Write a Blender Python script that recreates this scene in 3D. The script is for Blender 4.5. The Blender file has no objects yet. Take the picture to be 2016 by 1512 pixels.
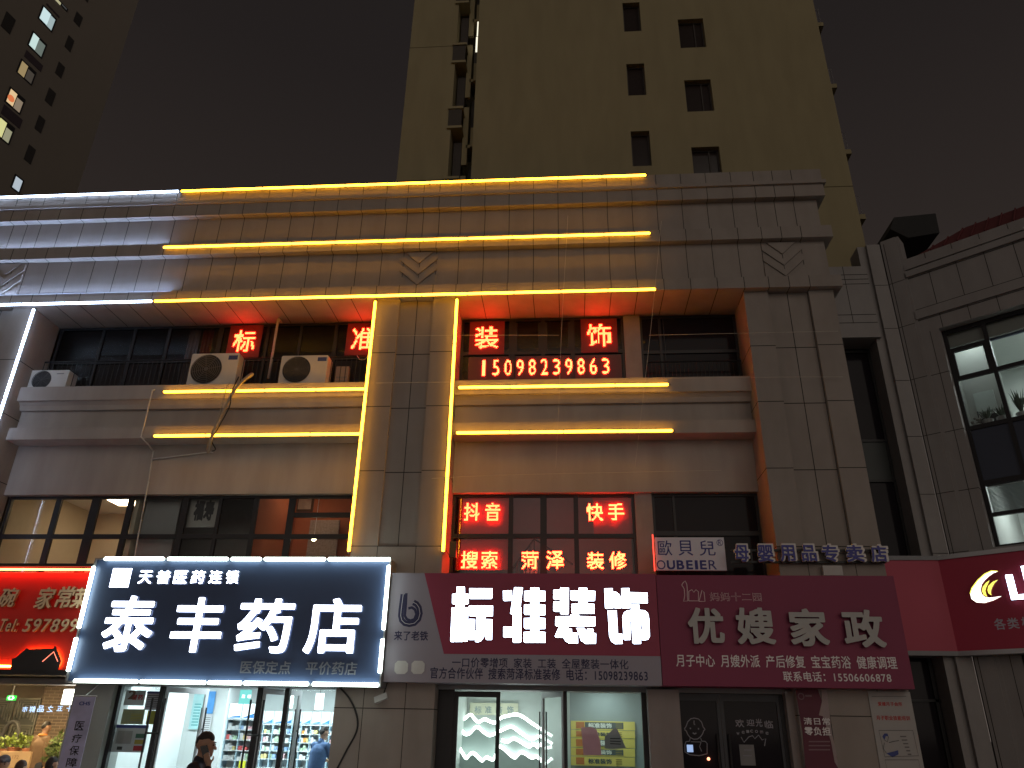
import bpy, math, random
import numpy as np
from mathutils import Vector, Matrix

random.seed(7)
SC = bpy.context.scene
COL = SC.collection
rad = math.radians

# ------------------------------------------------------------------ camera
CAM_AT = Vector((0.0, -15.0, 1.8))
FPX, CX, CY = 1480.0, 1008.0, 756.0           # focal length and centre, in pixels of the 2016 x 1512 frame
def cam_axes(pitch, roll, yaw):
    cp, sp = math.cos(pitch), math.sin(pitch)
    f = Vector((math.sin(yaw) * cp, math.cos(yaw) * cp, sp))
    r = Vector((math.cos(yaw), -math.sin(yaw), 0))
    u = r.cross(f)
    c, s = math.cos(roll), math.sin(roll)
    return c * r + s * u, -s * r + c * u, f
AX_R, AX_U, AX_F = cam_axes(rad(24.62), rad(1.056), rad(-4.58))
cd = bpy.data.cameras.new('camera')
cd.sensor_width = 36.0
cd.lens = 36.0 * FPX / 2016.0
cd.clip_start, cd.clip_end = 0.1, 2000
cam = bpy.data.objects.new('camera', cd)
COL.objects.link(cam)
cam.matrix_world = Matrix((( AX_R.x, AX_U.x, -AX_F.x, CAM_AT.x),
                           ( AX_R.y, AX_U.y, -AX_F.y, CAM_AT.y),
                           ( AX_R.z, AX_U.z, -AX_F.z, CAM_AT.z), (0, 0, 0, 1)))
SC.camera = cam

# ------------------------------------------------------------------ night sky and the glow of the town
SUN_EL, SUN_ROT = rad(9), rad(160)
w = bpy.data.worlds.new('World')
SC.world = w
w.use_nodes = True
nt = w.node_tree
nt.nodes.clear()
out = nt.nodes.new('ShaderNodeOutputWorld')
sky = nt.nodes.new('ShaderNodeTexSky')
sky.sky_type = 'NISHITA'
sky.sun_disc = False
sky.sun_elevation = rad(-6)
sky.sun_rotation = SUN_ROT
b1 = nt.nodes.new('ShaderNodeBackground')
b1.inputs[1].default_value = 0.05
nt.links.new(sky.outputs[0], b1.inputs[0])
tc = nt.nodes.new('ShaderNodeTexCoord')
sx = nt.nodes.new('ShaderNodeSeparateXYZ')
nt.links.new(tc.outputs['Generated'], sx.inputs[0])
rp = nt.nodes.new('ShaderNodeValToRGB')         # lit haze of the town, strongest low over the roofs
rp.color_ramp.elements[0].position = 0.0
rp.color_ramp.elements[0].color = (0.19, 0.155, 0.135, 1)
rp.color_ramp.elements[1].position = 1.0
rp.color_ramp.elements[1].color = (0.012, 0.0105, 0.0105, 1)
e = rp.color_ramp.elements.new(0.30); e.color = (0.10, 0.083, 0.073, 1)
e = rp.color_ramp.elements.new(0.52); e.color = (0.024, 0.0185, 0.0165, 1)
e = rp.color_ramp.elements.new(0.72); e.color = (0.0155, 0.0125, 0.012, 1)
nt.links.new(sx.outputs[2], rp.inputs[0])
b2 = nt.nodes.new('ShaderNodeBackground')
b2.inputs[1].default_value = 1.0
nt.links.new(rp.outputs[0], b2.inputs[0])
ad = nt.nodes.new('ShaderNodeAddShader')
nt.links.new(b1.outputs[0], ad.inputs[0])
nt.links.new(b2.outputs[0], ad.inputs[1])
nt.links.new(ad.outputs[0], out.inputs[0])

sd = bpy.data.lights.new('street_glow', 'SUN')
sd.energy = 0.40
sd.angle = rad(60)
sd.color = (1.0, 0.88, 0.75)
street_glow = bpy.data.objects.new('street_glow', sd)
COL.objects.link(street_glow)
# wide lamp in place of street light and town glow, from behind the camera, a little from the right, down towards the fronts
sdir = Vector((-0.25, 0.95, -0.16)).normalized()
street_glow.rotation_euler = sdir.to_track_quat('-Z', 'Y').to_euler()

vs = SC.view_settings
vs.view_transform = 'Standard'
vs.look = 'None'
vs.exposure = 0.08
vs.gamma = 1.0
SC.render.engine = 'CYCLES'
SC.cycles.use_denoising = True
SC.cycles.max_bounces = 6
SC.cycles.diffuse_bounces = 3
SC.cycles.glossy_bounces = 3
SC.cycles.transparent_max_bounces = 12
SC.cycles.sample_clamp_indirect = 4.0
SC.cycles.caustics_reflective = False
SC.cycles.caustics_refractive = False

# ------------------------------------------------------------------ survey: a sight line of the photograph met with a real plane
def ray(px, py):
    return AX_R * ((px - CX) / FPX) + AX_U * ((CY - py) / FPX) + AX_F
def at(px, py, Y):                                # point on the vertical plane y = Y
    d = ray(px, py)
    return CAM_AT + d * ((Y - CAM_AT.y) / d.y)
def S(px, py, Y):
    p = at(px, py, Y)
    return p.x, p.z
def BX(l, t, r, b, Y):                            # rectangle x0, x1, z0, z1 on y = Y
    m, c = (t + b) / 2, (l + r) / 2
    return S(l, m, Y)[0], S(r, m, Y)[0], S(c, b, Y)[1], S(c, t, Y)[1]

# ------------------------------------------------------------------ materials
MATS = {}
def node_mat(name):
    m = bpy.data.materials.new(name)
    m.use_nodes = True
    return m, m.node_tree, m.node_tree.nodes['Principled BSDF']
def mat(name, col, rough=0.7, var=0.12, scale=6.0, bump=0.0, metal=0.0, spec=0.4, speck=0.0, stain=0.0, coords='Object'):
    if name in MATS: return MATS[name]
    m, t, p = node_mat(name)
    p.inputs['Roughness'].default_value = rough
    p.inputs['Metallic'].default_value = metal
    p.inputs['Specular IOR Level'].default_value = spec
    tc = t.nodes.new('ShaderNodeTexCoord')
    def noise(sc, det=4):
        n = t.nodes.new('ShaderNodeTexNoise')
        n.inputs['Scale'].default_value = sc
        n.inputs['Detail'].default_value = det
        t.links.new(tc.outputs[coords], n.inputs['Vector'])
        return n
    n = noise(scale)
    mx = t.nodes.new('ShaderNodeMix'); mx.data_type = 'RGBA'
    a = [max(0, c * (1 - var)) for c in col]; b = [min(1, c * (1 + var)) for c in col]
    mx.inputs[6].default_value = (*a, 1); mx.inputs[7].default_value = (*b, 1)
    t.links.new(n.outputs[0], mx.inputs[0])
    last = mx.outputs[2]
    if speck:
        n2 = noise(260, 2)
        r = t.nodes.new('ShaderNodeValToRGB')
        r.color_ramp.elements[0].position = 0.42; r.color_ramp.elements[1].position = 0.6
        t.links.new(n2.outputs[0], r.inputs[0])
        m2 = t.nodes.new('ShaderNodeMix'); m2.data_type = 'RGBA'; m2.blend_type = 'MULTIPLY'
        m2.inputs[0].default_value = speck
        t.links.new(last, m2.inputs[6]); t.links.new(r.outputs[0], m2.inputs[7])
        last = m2.outputs[2]
    if stain:
        n3 = noise(0.9, 6)
        mp = t.nodes.new('ShaderNodeMapping'); mp.inputs['Scale'].default_value = (2.5, 2.5, 0.5)
        t.links.new(tc.outputs[coords], mp.inputs[0]); t.links.new(mp.outputs[0], n3.inputs['Vector'])
        r = t.nodes.new('ShaderNodeValToRGB')
        r.color_ramp.elements[0].position = 0.35; r.color_ramp.elements[0].color = (0.55, 0.52, 0.5, 1)
        r.color_ramp.elements[1].position = 0.62; r.color_ramp.elements[1].color = (1, 1, 1, 1)
        t.links.new(n3.outputs[0], r.inputs[0])
        m2 = t.nodes.new('ShaderNodeMix'); m2.data_type = 'RGBA'; m2.blend_type = 'MULTIPLY'
        m2.inputs[0].default_value = stain
        t.links.new(last, m2.inputs[6]); t.links.new(r.outputs[0], m2.inputs[7])
        last = m2.outputs[2]
    t.links.new(last, p.inputs['Base Color'])
    if bump:
        bp = t.nodes.new('ShaderNodeBump'); bp.inputs['Strength'].default_value = bump
        bp.inputs['Distance'].default_value = 0.02
        t.links.new(n.outputs[0], bp.inputs['Height']); t.links.new(bp.outputs[0], p.inputs['Normal'])
    MATS[name] = m
    return m
def thin(m, k=0.5):
    """paper or cloth that lets part of the light through from behind"""
    t = m.node_tree; p = t.nodes['Principled BSDF']; o = t.nodes['Material Output']
    tl = t.nodes.new('ShaderNodeBsdfTranslucent'); mx = t.nodes.new('ShaderNodeMixShader'); mx.inputs[0].default_value = k
    if p.inputs['Base Color'].links: t.links.new(p.inputs['Base Color'].links[0].from_socket, tl.inputs[0])
    t.links.new(p.outputs[0], mx.inputs[1]); t.links.new(tl.outputs[0], mx.inputs[2]); t.links.new(mx.outputs[0], o.inputs[0])
    return m
def em(name, col, k=1.0):
    if name in MATS: return MATS[name]
    m = bpy.data.materials.new(name); m.use_nodes = True
    t = m.node_tree; t.nodes.clear()
    o = t.nodes.new('ShaderNodeOutputMaterial'); e = t.nodes.new('ShaderNodeEmission')
    e.inputs[0].default_value = (*col, 1); e.inputs[1].default_value = k
    t.links.new(e.outputs[0], o.inputs[0])
    MATS[name] = m
    return m
def glass(name, tint=(0.93, 0.96, 0.95), rough=0.02, refl=0.06):
    if name in MATS: return MATS[name]
    m = bpy.data.materials.new(name); m.use_nodes = True
    t = m.node_tree; t.nodes.clear()
    o = t.nodes.new('ShaderNodeOutputMaterial')
    tr = t.nodes.new('ShaderNodeBsdfTransparent'); tr.inputs[0].default_value = (*tint, 1)
    gl = t.nodes.new('ShaderNodeBsdfGlossy'); gl.inputs['Roughness'].default_value = rough
    fr = t.nodes.new('ShaderNodeFresnel'); fr.inputs[0].default_value = 1.45
    mth = t.nodes.new('ShaderNodeMath'); mth.operation = 'MULTIPLY_ADD'
    mth.inputs[1].default_value = 0.8; mth.inputs[2].default_value = refl * 0.3
    t.links.new(fr.outputs[0], mth.inputs[0])
    mx = t.nodes.new('ShaderNodeMixShader')
    t.links.new(mth.outputs[0], mx.inputs[0]); t.links.new(tr.outputs[0], mx.inputs[1]); t.links.new(gl.outputs[0], mx.inputs[2])
    t.links.new(mx.outputs[0], o.inputs[0])
    MATS[name] = m
    return m

STONE = mat('stone_cladding', (0.36, 0.315, 0.285), 0.75, 0.08, 3.0, 0.0, speck=0.22, stain=0.25)
STONE2 = mat('stone_cladding_wing', (0.34, 0.32, 0.315), 0.75, 0.08, 3.0, 0.0, speck=0.22, stain=0.25)
JOINT = mat('joint_sealant', (0.035, 0.03, 0.027), 0.9)
STUCCO = mat('painted_render', (0.42, 0.375, 0.345), 0.85, 0.06, 1.6, 0.03, stain=0.3)
STUCCO2 = mat('rough_render', (0.36, 0.31, 0.29), 0.9, 0.12, 5.0, 0.15, stain=0.4)
FRAME = mat('dark_window_frame', (0.018, 0.017, 0.02), 0.45, 0.1)
DGLASS = mat('dark_glass', (0.020, 0.017, 0.021), 0.08, 0.1, 2.0, spec=0.10)
CLEAR = glass('clear_glass')
SMOKE = glass('smoked_glass', (0.40, 0.36, 0.38), 0.30, 0.0)
WHITE = mat('white_paint', (0.78, 0.78, 0.77), 0.6, 0.03)
ALU = mat('aluminium', (0.55, 0.56, 0.58), 0.35, 0.08, 3.0, metal=0.8)
DARK = mat('dark_metal', (0.02, 0.02, 0.022), 0.5)
GREYM = mat('grey_metal', (0.22, 0.22, 0.23), 0.5, 0.1)
E_YEL = em('amber_tube', (1.0, 0.42, 0.019), 17.0)
E_WHT = em('cool_tube', (0.56, 0.72, 1.0), 15.0)
E_WASH = em('cool_wash_tube', (0.46, 0.63, 1.0), 80.0)
E_SIGN = em('lit_letter_face', (0.72, 0.80, 1.0), 9.0)
E_TUBE = em('sign_border_tube', (0.82, 0.97, 0.88), 9.5)
E_RED = em('red_led', (1.0, 0.036, 0.0105), 38.0)

# ------------------------------------------------------------------ mesh builder
class MB:
    def __init__(s): s.v = []; s.f = []; s.m = []
    def poly(s, pts, mi=0):
        n = len(s.v); s.v += [tuple(p) for p in pts]; s.f.append(tuple(range(n, n + len(pts)))); s.m.append(mi)
    def box(s, x0, x1, y0, y1, z0, z1, mi=0):
        if x0 > x1: x0, x1 = x1, x0
        if y0 > y1: y0, y1 = y1, y0
        if z0 > z1: z0, z1 = z1, z0
        n = len(s.v)
        s.v += [(x0, y0, z0), (x1, y0, z0), (x1, y1, z0), (x0, y1, z0), (x0, y0, z1), (x1, y0, z1), (x1, y1, z1), (x0, y1, z1)]
        for f in ((0, 3, 2, 1), (4, 5, 6, 7), (0, 1, 5, 4), (1, 2, 6, 5), (2, 3, 7, 6), (3, 0, 4, 7)):
            s.f.append(tuple(n + i for i in f)); s.m.append(mi)
    def prism(s, o, y0, y1, mi=0, side=None):       # outline in x, z
        side = mi if side is None else side
        s.poly([(x, y0, z) for x, z in o], mi); s.poly([(x, y1, z) for x, z in reversed(o)], mi)
        for i in range(len(o)):
            a, b = o[i], o[(i + 1) % len(o)]
            s.poly([(a[0], y0, a[1]), (a[0], y1, a[1]), (b[0], y1, b[1]), (b[0], y0, b[1])], side)
    def ext(s, pr, x0, x1, mi=0):                   # profile in y, z
        s.poly([(x0, y, z) for y, z in pr], mi); s.poly([(x1, y, z) for y, z in reversed(pr)], mi)
        for i in range(len(pr)):
            a, b = pr[i], pr[(i + 1) % len(pr)]
            s.poly([(x0, *a), (x1, *a), (x1, *b), (x0, *b)], mi)
    def tube(s, path, r, n=8, mi=0, cap=True):
        path = [Vector(p) for p in path]
        rs = r if isinstance(r, (list, tuple)) else [r] * len(path)
        base = len(s.v); up = None
        for i, p in enumerate(path):
            d = (path[min(i + 1, len(path) - 1)] - path[max(i - 1, 0)]).normalized()
            if up is None or abs(up.dot(d)) > 0.98:
                up = Vector((0, 0, 1)) if abs(d.z) < 0.9 else Vector((0, 1, 0))
            a = d.cross(up).normalized(); b = a.cross(d).normalized(); up = b
            for k in range(n):
                t = 2 * math.pi * k / n
                s.v.append(tuple(p + (a * math.cos(t) + b * math.sin(t)) * rs[i]))
        for i in range(len(path) - 1):
            for k in range(n):
                q = (k + 1) % n
                s.f.append((base + i * n + k, base + i * n + q, base + (i + 1) * n + q, base + (i + 1) * n + k)); s.m.append(mi)
        if cap:
            s.f.append(tuple(base + k for k in reversed(range(n)))); s.m.append(mi)
            s.f.append(tuple(base + (len(path) - 1) * n + k for k in range(n))); s.m.append(mi)
    def ball(s, c, r, nu=14, nv=9, mi=0):
        if not isinstance(r, (list, tuple)): r = (r, r, r)
        n = len(s.v)
        s.v.append((c[0], c[1], c[2] - r[2]))
        for j in range(1, nv):
            t = math.pi * j / nv - math.pi / 2
            for i in range(nu):
                u = 2 * math.pi * i / nu
                s.v.append((c[0] + r[0] * math.cos(t) * math.cos(u), c[1] + r[1] * math.cos(t) * math.sin(u), c[2] + r[2] * math.sin(t)))
        s.v.append((c[0], c[1], c[2] + r[2])); top = len(s.v) - 1
        for i in range(nu):
            q = (i + 1) % nu
            s.f.append((n, n + 1 + q, n + 1 + i)); s.m.append(mi)
            for j in range(nv - 2):
                a = n + 1 + j * nu
                s.f.append((a + i, a + q, a + nu + q, a + nu + i)); s.m.append(mi)
            a = n + 1 + (nv - 2) * nu
            s.f.append((a + i, a + q, top)); s.m.append(mi)
    def capsule(s, a, b, ra, rb, n=12, mi=0):        # tapered limb with round ends
        a, b = Vector(a), Vector(b); d = b - a; L = max(d.length, 1e-5); d /= L
        path = []; rs = []
        for t in (-0.98, -0.75, -0.4): path.append(a + d * ra * t); rs.append(ra * math.sqrt(1 - t * t))
        path.append(a); rs.append(ra); path.append(b); rs.append(rb)
        for t in (0.4, 0.75, 0.98): path.append(b + d * rb * t); rs.append(rb * math.sqrt(1 - t * t))
        s.tube(path, rs, n, mi)
    def ribbon(s, path, wd, y, d=0.003, mi=0, closed=False):   # a painted line on a panel, in x, z
        pts = [Vector((p[0], p[1])) for p in path]
        if closed: pts.append(pts[0].copy())
        L = []; R = []
        for i, p in enumerate(pts):
            if closed and i in (0, len(pts) - 1): t = pts[1] - pts[-2]
            else: t = pts[min(i + 1, len(pts) - 1)] - pts[max(i - 1, 0)]
            t = t.normalized() if t.length else Vector((1, 0)); nn = Vector((-t.y, t.x)) * wd / 2
            L.append(p + nn); R.append(p - nn)
        for i in range(len(pts) - 1):
            s.poly([(L[i].x, y, L[i].y), (R[i].x, y, R[i].y), (R[i + 1].x, y, R[i + 1].y), (L[i + 1].x, y, L[i + 1].y)], mi)
    def build(s, name, mats, parent=None, smooth=False):
        me = bpy.data.meshes.new(name)
        me.from_pydata(s.v, [], s.f)
        if not isinstance(mats, (list, tuple)): mats = [mats]
        for m in mats: me.materials.append(m)
        if len(mats) > 1: me.polygons.foreach_set('material_index', s.m)
        if smooth: me.polygons.foreach_set('use_smooth', [True] * len(me.polygons))
        me.update()
        o = bpy.data.objects.new(name, me)
        COL.objects.link(o)
        if parent is not None: o.parent = parent
        return o

def tag(o, label=None, cat=None, group=None, kind=None):
    if label: o['label'] = label
    if cat: o['category'] = cat
    if group: o['group'] = group
    if kind: o['kind'] = kind
    return o
def empty(name, loc=(0, 0, 0), rz=0.0, label=None, cat=None, group=None):
    o = bpy.data.objects.new(name, None)
    COL.objects.link(o); o.location = loc; o.rotation_euler = (0, 0, rz)
    return tag(o, label, cat, group)
def copy_tree(o, parent=None):
    c = o.copy(); COL.objects.link(c); c.parent = parent
    for ch in [k for k in bpy.data.objects if k.parent == o]: copy_tree(ch, c)
    return c
def remesh(o, voxel, smooth=6):
    """melt overlapping closed limbs into one continuous skin"""
    m = o.modifiers.new('r', 'REMESH'); m.mode = 'VOXEL'; m.voxel_size = voxel; m.use_smooth_shade = True
    m = o.modifiers.new('s', 'SMOOTH'); m.factor = 0.5; m.iterations = smooth
    dg = bpy.context.evaluated_depsgraph_get()
    me = bpy.data.meshes.new_from_object(o.evaluated_get(dg))
    o.modifiers.clear(); o.data = me
    me.polygons.foreach_set('use_smooth', [True] * len(me.polygons))
    return o

# ------------------------------------------------------------------ writing: glyph outlines, thickened by distance
_G = {}
def glyph(ch, n):
    """signed distance grid of one character, in em units"""
    k = (ch, n)
    if k in _G: return _G[k]
    cu = bpy.data.curves.new('t', 'FONT'); cu.body = ch; cu.size = 1.0
    o = bpy.data.objects.new('t', cu); COL.objects.link(o)
    dg = bpy.context.evaluated_depsgraph_get()
    me = bpy.data.meshes.new_from_object(o.evaluated_get(dg))
    V = np.array([v.co[:2] for v in me.vertices]); 
    me.calc_loop_triangles()
    T = np.array([t.vertices[:] for t in me.loop_triangles])
    cnt = {}
    for p in me.polygons:
        for e in p.edge_keys: cnt[e] = cnt.get(e, 0) + 1
    E = np.array([e for e, c in cnt.items() if c == 1])
    bpy.data.objects.remove(o); bpy.data.curves.remove(cu); bpy.data.meshes.remove(me)
    mg = 0.09
    x0, z0 = V.min(0) - mg; x1, z1 = V.max(0) + mg
    h = 1.0 / n
    nx = int((x1 - x0) / h) + 2; nz = int((z1 - z0) / h) + 2
    gx = x0 + np.arange(nx) * h + 1e-5; gz = z0 + np.arange(nz) * h + 1.3e-5
    P = np.stack(np.meshgrid(gx, gz, indexing='ij'), -1).reshape(-1, 2)
    ins = np.zeros(len(P), bool)
    for a, b, c in V[T]:
        lo = np.minimum(np.minimum(a, b), c); hi = np.maximum(np.maximum(a, b), c)
        i = np.where((P[:, 0] >= lo[0]) & (P[:, 0] <= hi[0]) & (P[:, 1] >= lo[1]) & (P[:, 1] <= hi[1]))[0]
        if not len(i): continue
        q = P[i]
        def cr(u, v): return (v[0] - u[0]) * (q[:, 1] - u[1]) - (v[1] - u[1]) * (q[:, 0] - u[0])
        s1, s2, s3 = cr(a, b), cr(b, c), cr(c, a)
        ins[i] |= ((s1 >= 0) & (s2 >= 0) & (s3 >= 0)) | ((s1 <= 0) & (s2 <= 0) & (s3 <= 0))
    A = V[E[:, 0]]; B = V[E[:, 1]]; D = B - A; L = (D * D).sum(1) + 1e-12
    best = np.full(len(P), 9.0)
    for a, d, l in zip(A, D, L):
        t = np.clip(((P - a) @ d) / l, 0, 1)
        r = np.abs(P - a - t[:, None] * d)
        np.minimum(best, 0.8 * r.max(1) + 0.2 * np.sqrt((r * r).sum(1)), out=best)   # nearly square growth keeps stroke ends crisp
    sd = best; sd[~ins] *= -1
    _G[k] = (gx, gz, sd.reshape(nx, nz), V.min(0), V.max(0))
    return _G[k]
_M = {}
def glyph_polys(ch, wt, n):
    """polygons and outline segments of the glyph grown by wt (marching squares, inner runs merged)"""
    k = (ch, wt, n)
    if k in _M: return _M[k]
    gx, gz, sd, lo, hi = glyph(ch, n)
    f = sd + wt
    nx, nz = f.shape
    polys = []; segs = []; full = np.zeros((nx - 1, nz - 1), bool)
    for i in range(nx - 1):
        for j in range(nz - 1):
            c = [(i, j), (i + 1, j), (i + 1, j + 1), (i, j + 1)]
            fv = [f[q] for q in c]
            if min(fv) > 0: full[i, j] = True; continue
            if max(fv) <= 0: continue
            pts = []; cut = []
            for q in range(4):
                a, b = c[q], c[(q + 1) % 4]; fa, fb = fv[q], fv[(q + 1) % 4]
                if fa > 0: pts.append((gx[a[0]], gz[a[1]]))
                if (fa > 0) != (fb > 0):
                    t = fa / (fa - fb)
                    p = (gx[a[0]] + t * (gx[b[0]] - gx[a[0]]), gz[a[1]] + t * (gz[b[1]] - gz[a[1]]))
                    pts.append(p); cut.append(p)
            if len(pts) >= 3: polys.append(pts)
            for q in range(0, len(cut) - 1, 2): segs.append((cut[q], cut[q + 1]))
    open_ = {}
    for j in range(nz):
        runs = set()
        if j < nz - 1:
            i = 0
            while i < nx - 1:
                if full[i, j]:
                    a = i
                    while i < nx - 1 and full[i, j]: i += 1
                    runs.add((a, i))
                else: i += 1
        for r in list(open_):
            if r not in runs:
                a, b = r; z = open_.pop(r)
                polys.append([(gx[a], gz[z]), (gx[b], gz[z]), (gx[b], gz[j]), (gx[a], gz[j])])
        for r in runs: open_.setdefault(r, j)
    _M[k] = (polys, segs, (lo[0] - wt, lo[1] - wt), (hi[0] + wt, hi[1] + wt))
    return _M[k]
def adv(ch):
    if ch == ' ': return 0.55
    if ch in '1234567890': return 0.56
    if ord(ch) < 128: return 0.62 if ch not in ':.!l' else 0.32
    return 1.02
def write(mb, s, box, y, wt=0.02, n=28, depth=0.0, mi=0, side=None, slant=0.0, mirror=False):
    """lay the string s into box (x0, x1, z0, z1) on the plane y; depth > 0 gives the letters thickness towards +y"""
    x0, x1, z0, z1 = box
    pen = 0; items = []; ax0 = az0 = 9e9; ax1 = az1 = -9e9
    for ch in s:
        if ch != ' ':
            P, G, lo, hi = glyph_polys(ch, wt, n)
            off = pen + (adv(ch) - (hi[0] - lo[0])) / 2 - lo[0] if ord(ch) < 128 else pen
            items.append((P, G, off))
            ax0 = min(ax0, lo[0] + off); ax1 = max(ax1, hi[0] + off); az0 = min(az0, lo[1]); az1 = max(az1, hi[1])
        pen += adv(ch)
    kx = (x1 - x0) / (ax1 - ax0); kz = (z1 - z0) / (az1 - az0)
    def mp(p, off):
        zz = (p[1] - az0) * kz
        xx = (p[0] + off - ax0) * kx
        if mirror: xx = (x1 - x0) - xx
        return x0 + xx + zz * slant, z0 + zz
    for P, G, off in items:
        for p in P:
            mb.poly([(a, y, b) for a, b in (mp(q, off) for q in p)], mi)
        if depth:
            for a, b in G:
                a, b = mp(a, off), mp(b, off)
                mb.poly([(a[0], y, a[1]), (b[0], y, b[1]), (b[0], y + depth, b[1]), (a[0], y + depth, a[1])], mi if side is None else side)
def led_dots(mb, ch, box, y, nd=11, r=0.016, wt=0.012, mi=0):
    """a character drawn with small LED domes"""
    gx, gz, sd, lo, hi = glyph(ch, 40)
    x0, x1, z0, z1 = box
    aspect = (x1 - x0) / (z1 - z0)
    nz = nd; nxx = max(3, round(nd * aspect))
    for i in range(nxx):
        for j in range(nz):
            u = (i + 0.5) / nxx; v = (j + 0.5) / nz
            p = (lo[0] + u * (hi[0] - lo[0]), lo[1] + v * (hi[1] - lo[1]))
            a = min(int(round((p[0] - gx[0]) * 40)), sd.shape[0] - 1); b = min(int(round((p[1] - gz[0]) * 40)), sd.shape[1] - 1)
            if sd[a, b] > -wt:
                c = (x0 + u * (x1 - x0), z0 + v * (z1 - z0))
                k = 6; n0 = len(mb.v)
                for q in range(k):
                    t = 2 * math.pi * q / k
                    mb.v.append((c[0] + r * math.cos(t), y, c[1] + r * math.sin(t)))
                mb.v.append((c[0], y - r * 0.8, c[1]))
                for q in range(k):
                    mb.f.append((n0 + q, n0 + (q + 1) % k, n0 + k)); mb.m.append(mi)

# ================================================================== ground
g = MB(); g.box(-400, 400, -400, 400, -0.6, -0.15)
tag(g.build('road', mat('asphalt', (0.05, 0.05, 0.052), 0.85, 0.25, 30, 0.2)), kind='structure')
g = MB(); g.box(-60, 40, -9.0, 12.0, -0.14, 0.0)
tag(g.build('pavement', mat('paving', (0.38, 0.36, 0.34), 0.6, 0.2, 14, 0.1)), kind='structure')
g = MB(); g.box(-60, 40, -9.2, -9.0, -0.14, 0.01)
tag(g.build('kerb', mat('kerb_stone', (0.3, 0.29, 0.28), 0.8, 0.1)), kind='structure')

# ================================================================== the shopping block
BLK = empty('shopping_block', (0, 2, 0), 0, 'three storey stone clad shopping block with stepped cornices and lit signs', 'building')
BLK.location = (0, 0, 0)
XL, XR = -26.0, 6.02
ZH0, ZH1, ZF0, ZF1, ZD0, ZD1, ZB1, ZP = 10.92, 11.21, 12.25, 12.57, 13.43, 13.77, 13.86, 14.22
PX = [(-14.75, -12.92), (-4.42, -2.54), (4.04, 6.02)]
# joints in the cladding
JX = []
def jspan(a, b, n): JX.extend(a + (b - a) * i / n for i in range(n))
jspan(-24.0, -14.75, 15)
for a, b in ((-14.75, -12.92), (-12.92, -4.42), (-4.42, -2.54), (-2.54, 4.04), (4.04, 6.02)):
    if b - a < 2: JX.extend((a, a + 0.54, (a + b) / 2, b - 0.54))
    else: jspan(a, b, 14 if b - a > 8 else 11)
def jrun(mb, y0, y1, z0, z1, under=True, xa=XL, xb=XR):
    for x in JX:
        if xa < x < xb:
            mb.box(x - 0.007, x + 0.007, y0 - 0.003, y0 + 0.01, z0, z1, 1)
            if under: mb.box(x - 0.007, x + 0.007, y0 - 0.003, y1, z0 - 0.003, z0 + 0.01, 1)
def band(name, y0, y1, z0, z1, xr=XR, under=True, xa=XL):
    mb = MB(); mb.box(xa, xr, y0, y1, z0, z1)
    jrun(mb, y0, y1, z0, z1, under, xa, xr)
    return mb.build(name, [STONE, JOINT], BLK)
OV = 0.165
band('cornice', -OV, 0.6, ZH0, ZH1, XR + OV)
band('frieze', 0.0, 0.6, ZH1, ZF0, under=False)
band('cornice', -OV, 0.6, ZF0, ZF1, XR + OV)
band('frieze', 0.0, 0.6, ZF1, ZD0, under=False)
band('cornice', -OV, 0.6, ZD0, ZD1, XR + OV)
mb = MB(); mb.box(XL, XR + 0.22, -0.225, 0.6, ZD1, ZB1); mb.build('cornice', [STONE, JOINT], BLK)
mb = MB(); mb.box(XL, XR + 0.16, -0.16, 0.5, ZB1, ZP); jrun(mb, -0.16, 0.5, ZB1, ZP, False)
mb.build('parapet', [STONE, JOINT], BLK)
# chevron reliefs on the lower frieze
for xc in (S(22, 545, 0)[0] - 0.15, (PX[1][0] + PX[1][1]) / 2 - 0.02, S(1541, 508, 0)[0]):
    mb = MB(); hw = 0.45
    zt = ZF0 - 0.03
    def chev(z, th, y):
        o = [(xc - hw, z), (xc, z - 0.42), (xc + hw, z), (xc + hw, z - th), (xc, z - 0.42 - th), (xc - hw, z - th)]
        mb.prism(o, y, 0.0)
    mb.prism([(xc - hw + 0.12, zt), (xc, zt - 0.32), (xc + hw - 0.12, zt)], -0.035, 0.0)
    chev(zt - 0.04, 0.17, -0.035)
    chev(zt - 0.33, 0.17, -0.035)
    mb.prism([(xc - hw, zt - 0.63), (xc - hw, zt - 0.93), (xc - 0.12, zt - 0.93)], -0.035, 0.0)
    mb.prism([(xc + hw, zt - 0.63), (xc + 0.12, zt - 0.93), (xc + hw, zt - 0.93)], -0.035, 0.0)
    mb.build('chevron_relief', STONE, BLK)
# upper floors behind: roof slab, back mass, side wall
mb = MB(); mb.box(XL, XR, 0.6, 12, 11.2, 13.9); mb.build('roof', STUCCO2, BLK)
mb = MB()
mb.box(XL, XR, 4.5, 4.7, 4.62, 11.2)
mb.box(5.9, XR, 1.2, 12, 0, 11.2)
mb.build('wall', STUCCO2, BLK)
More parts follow.
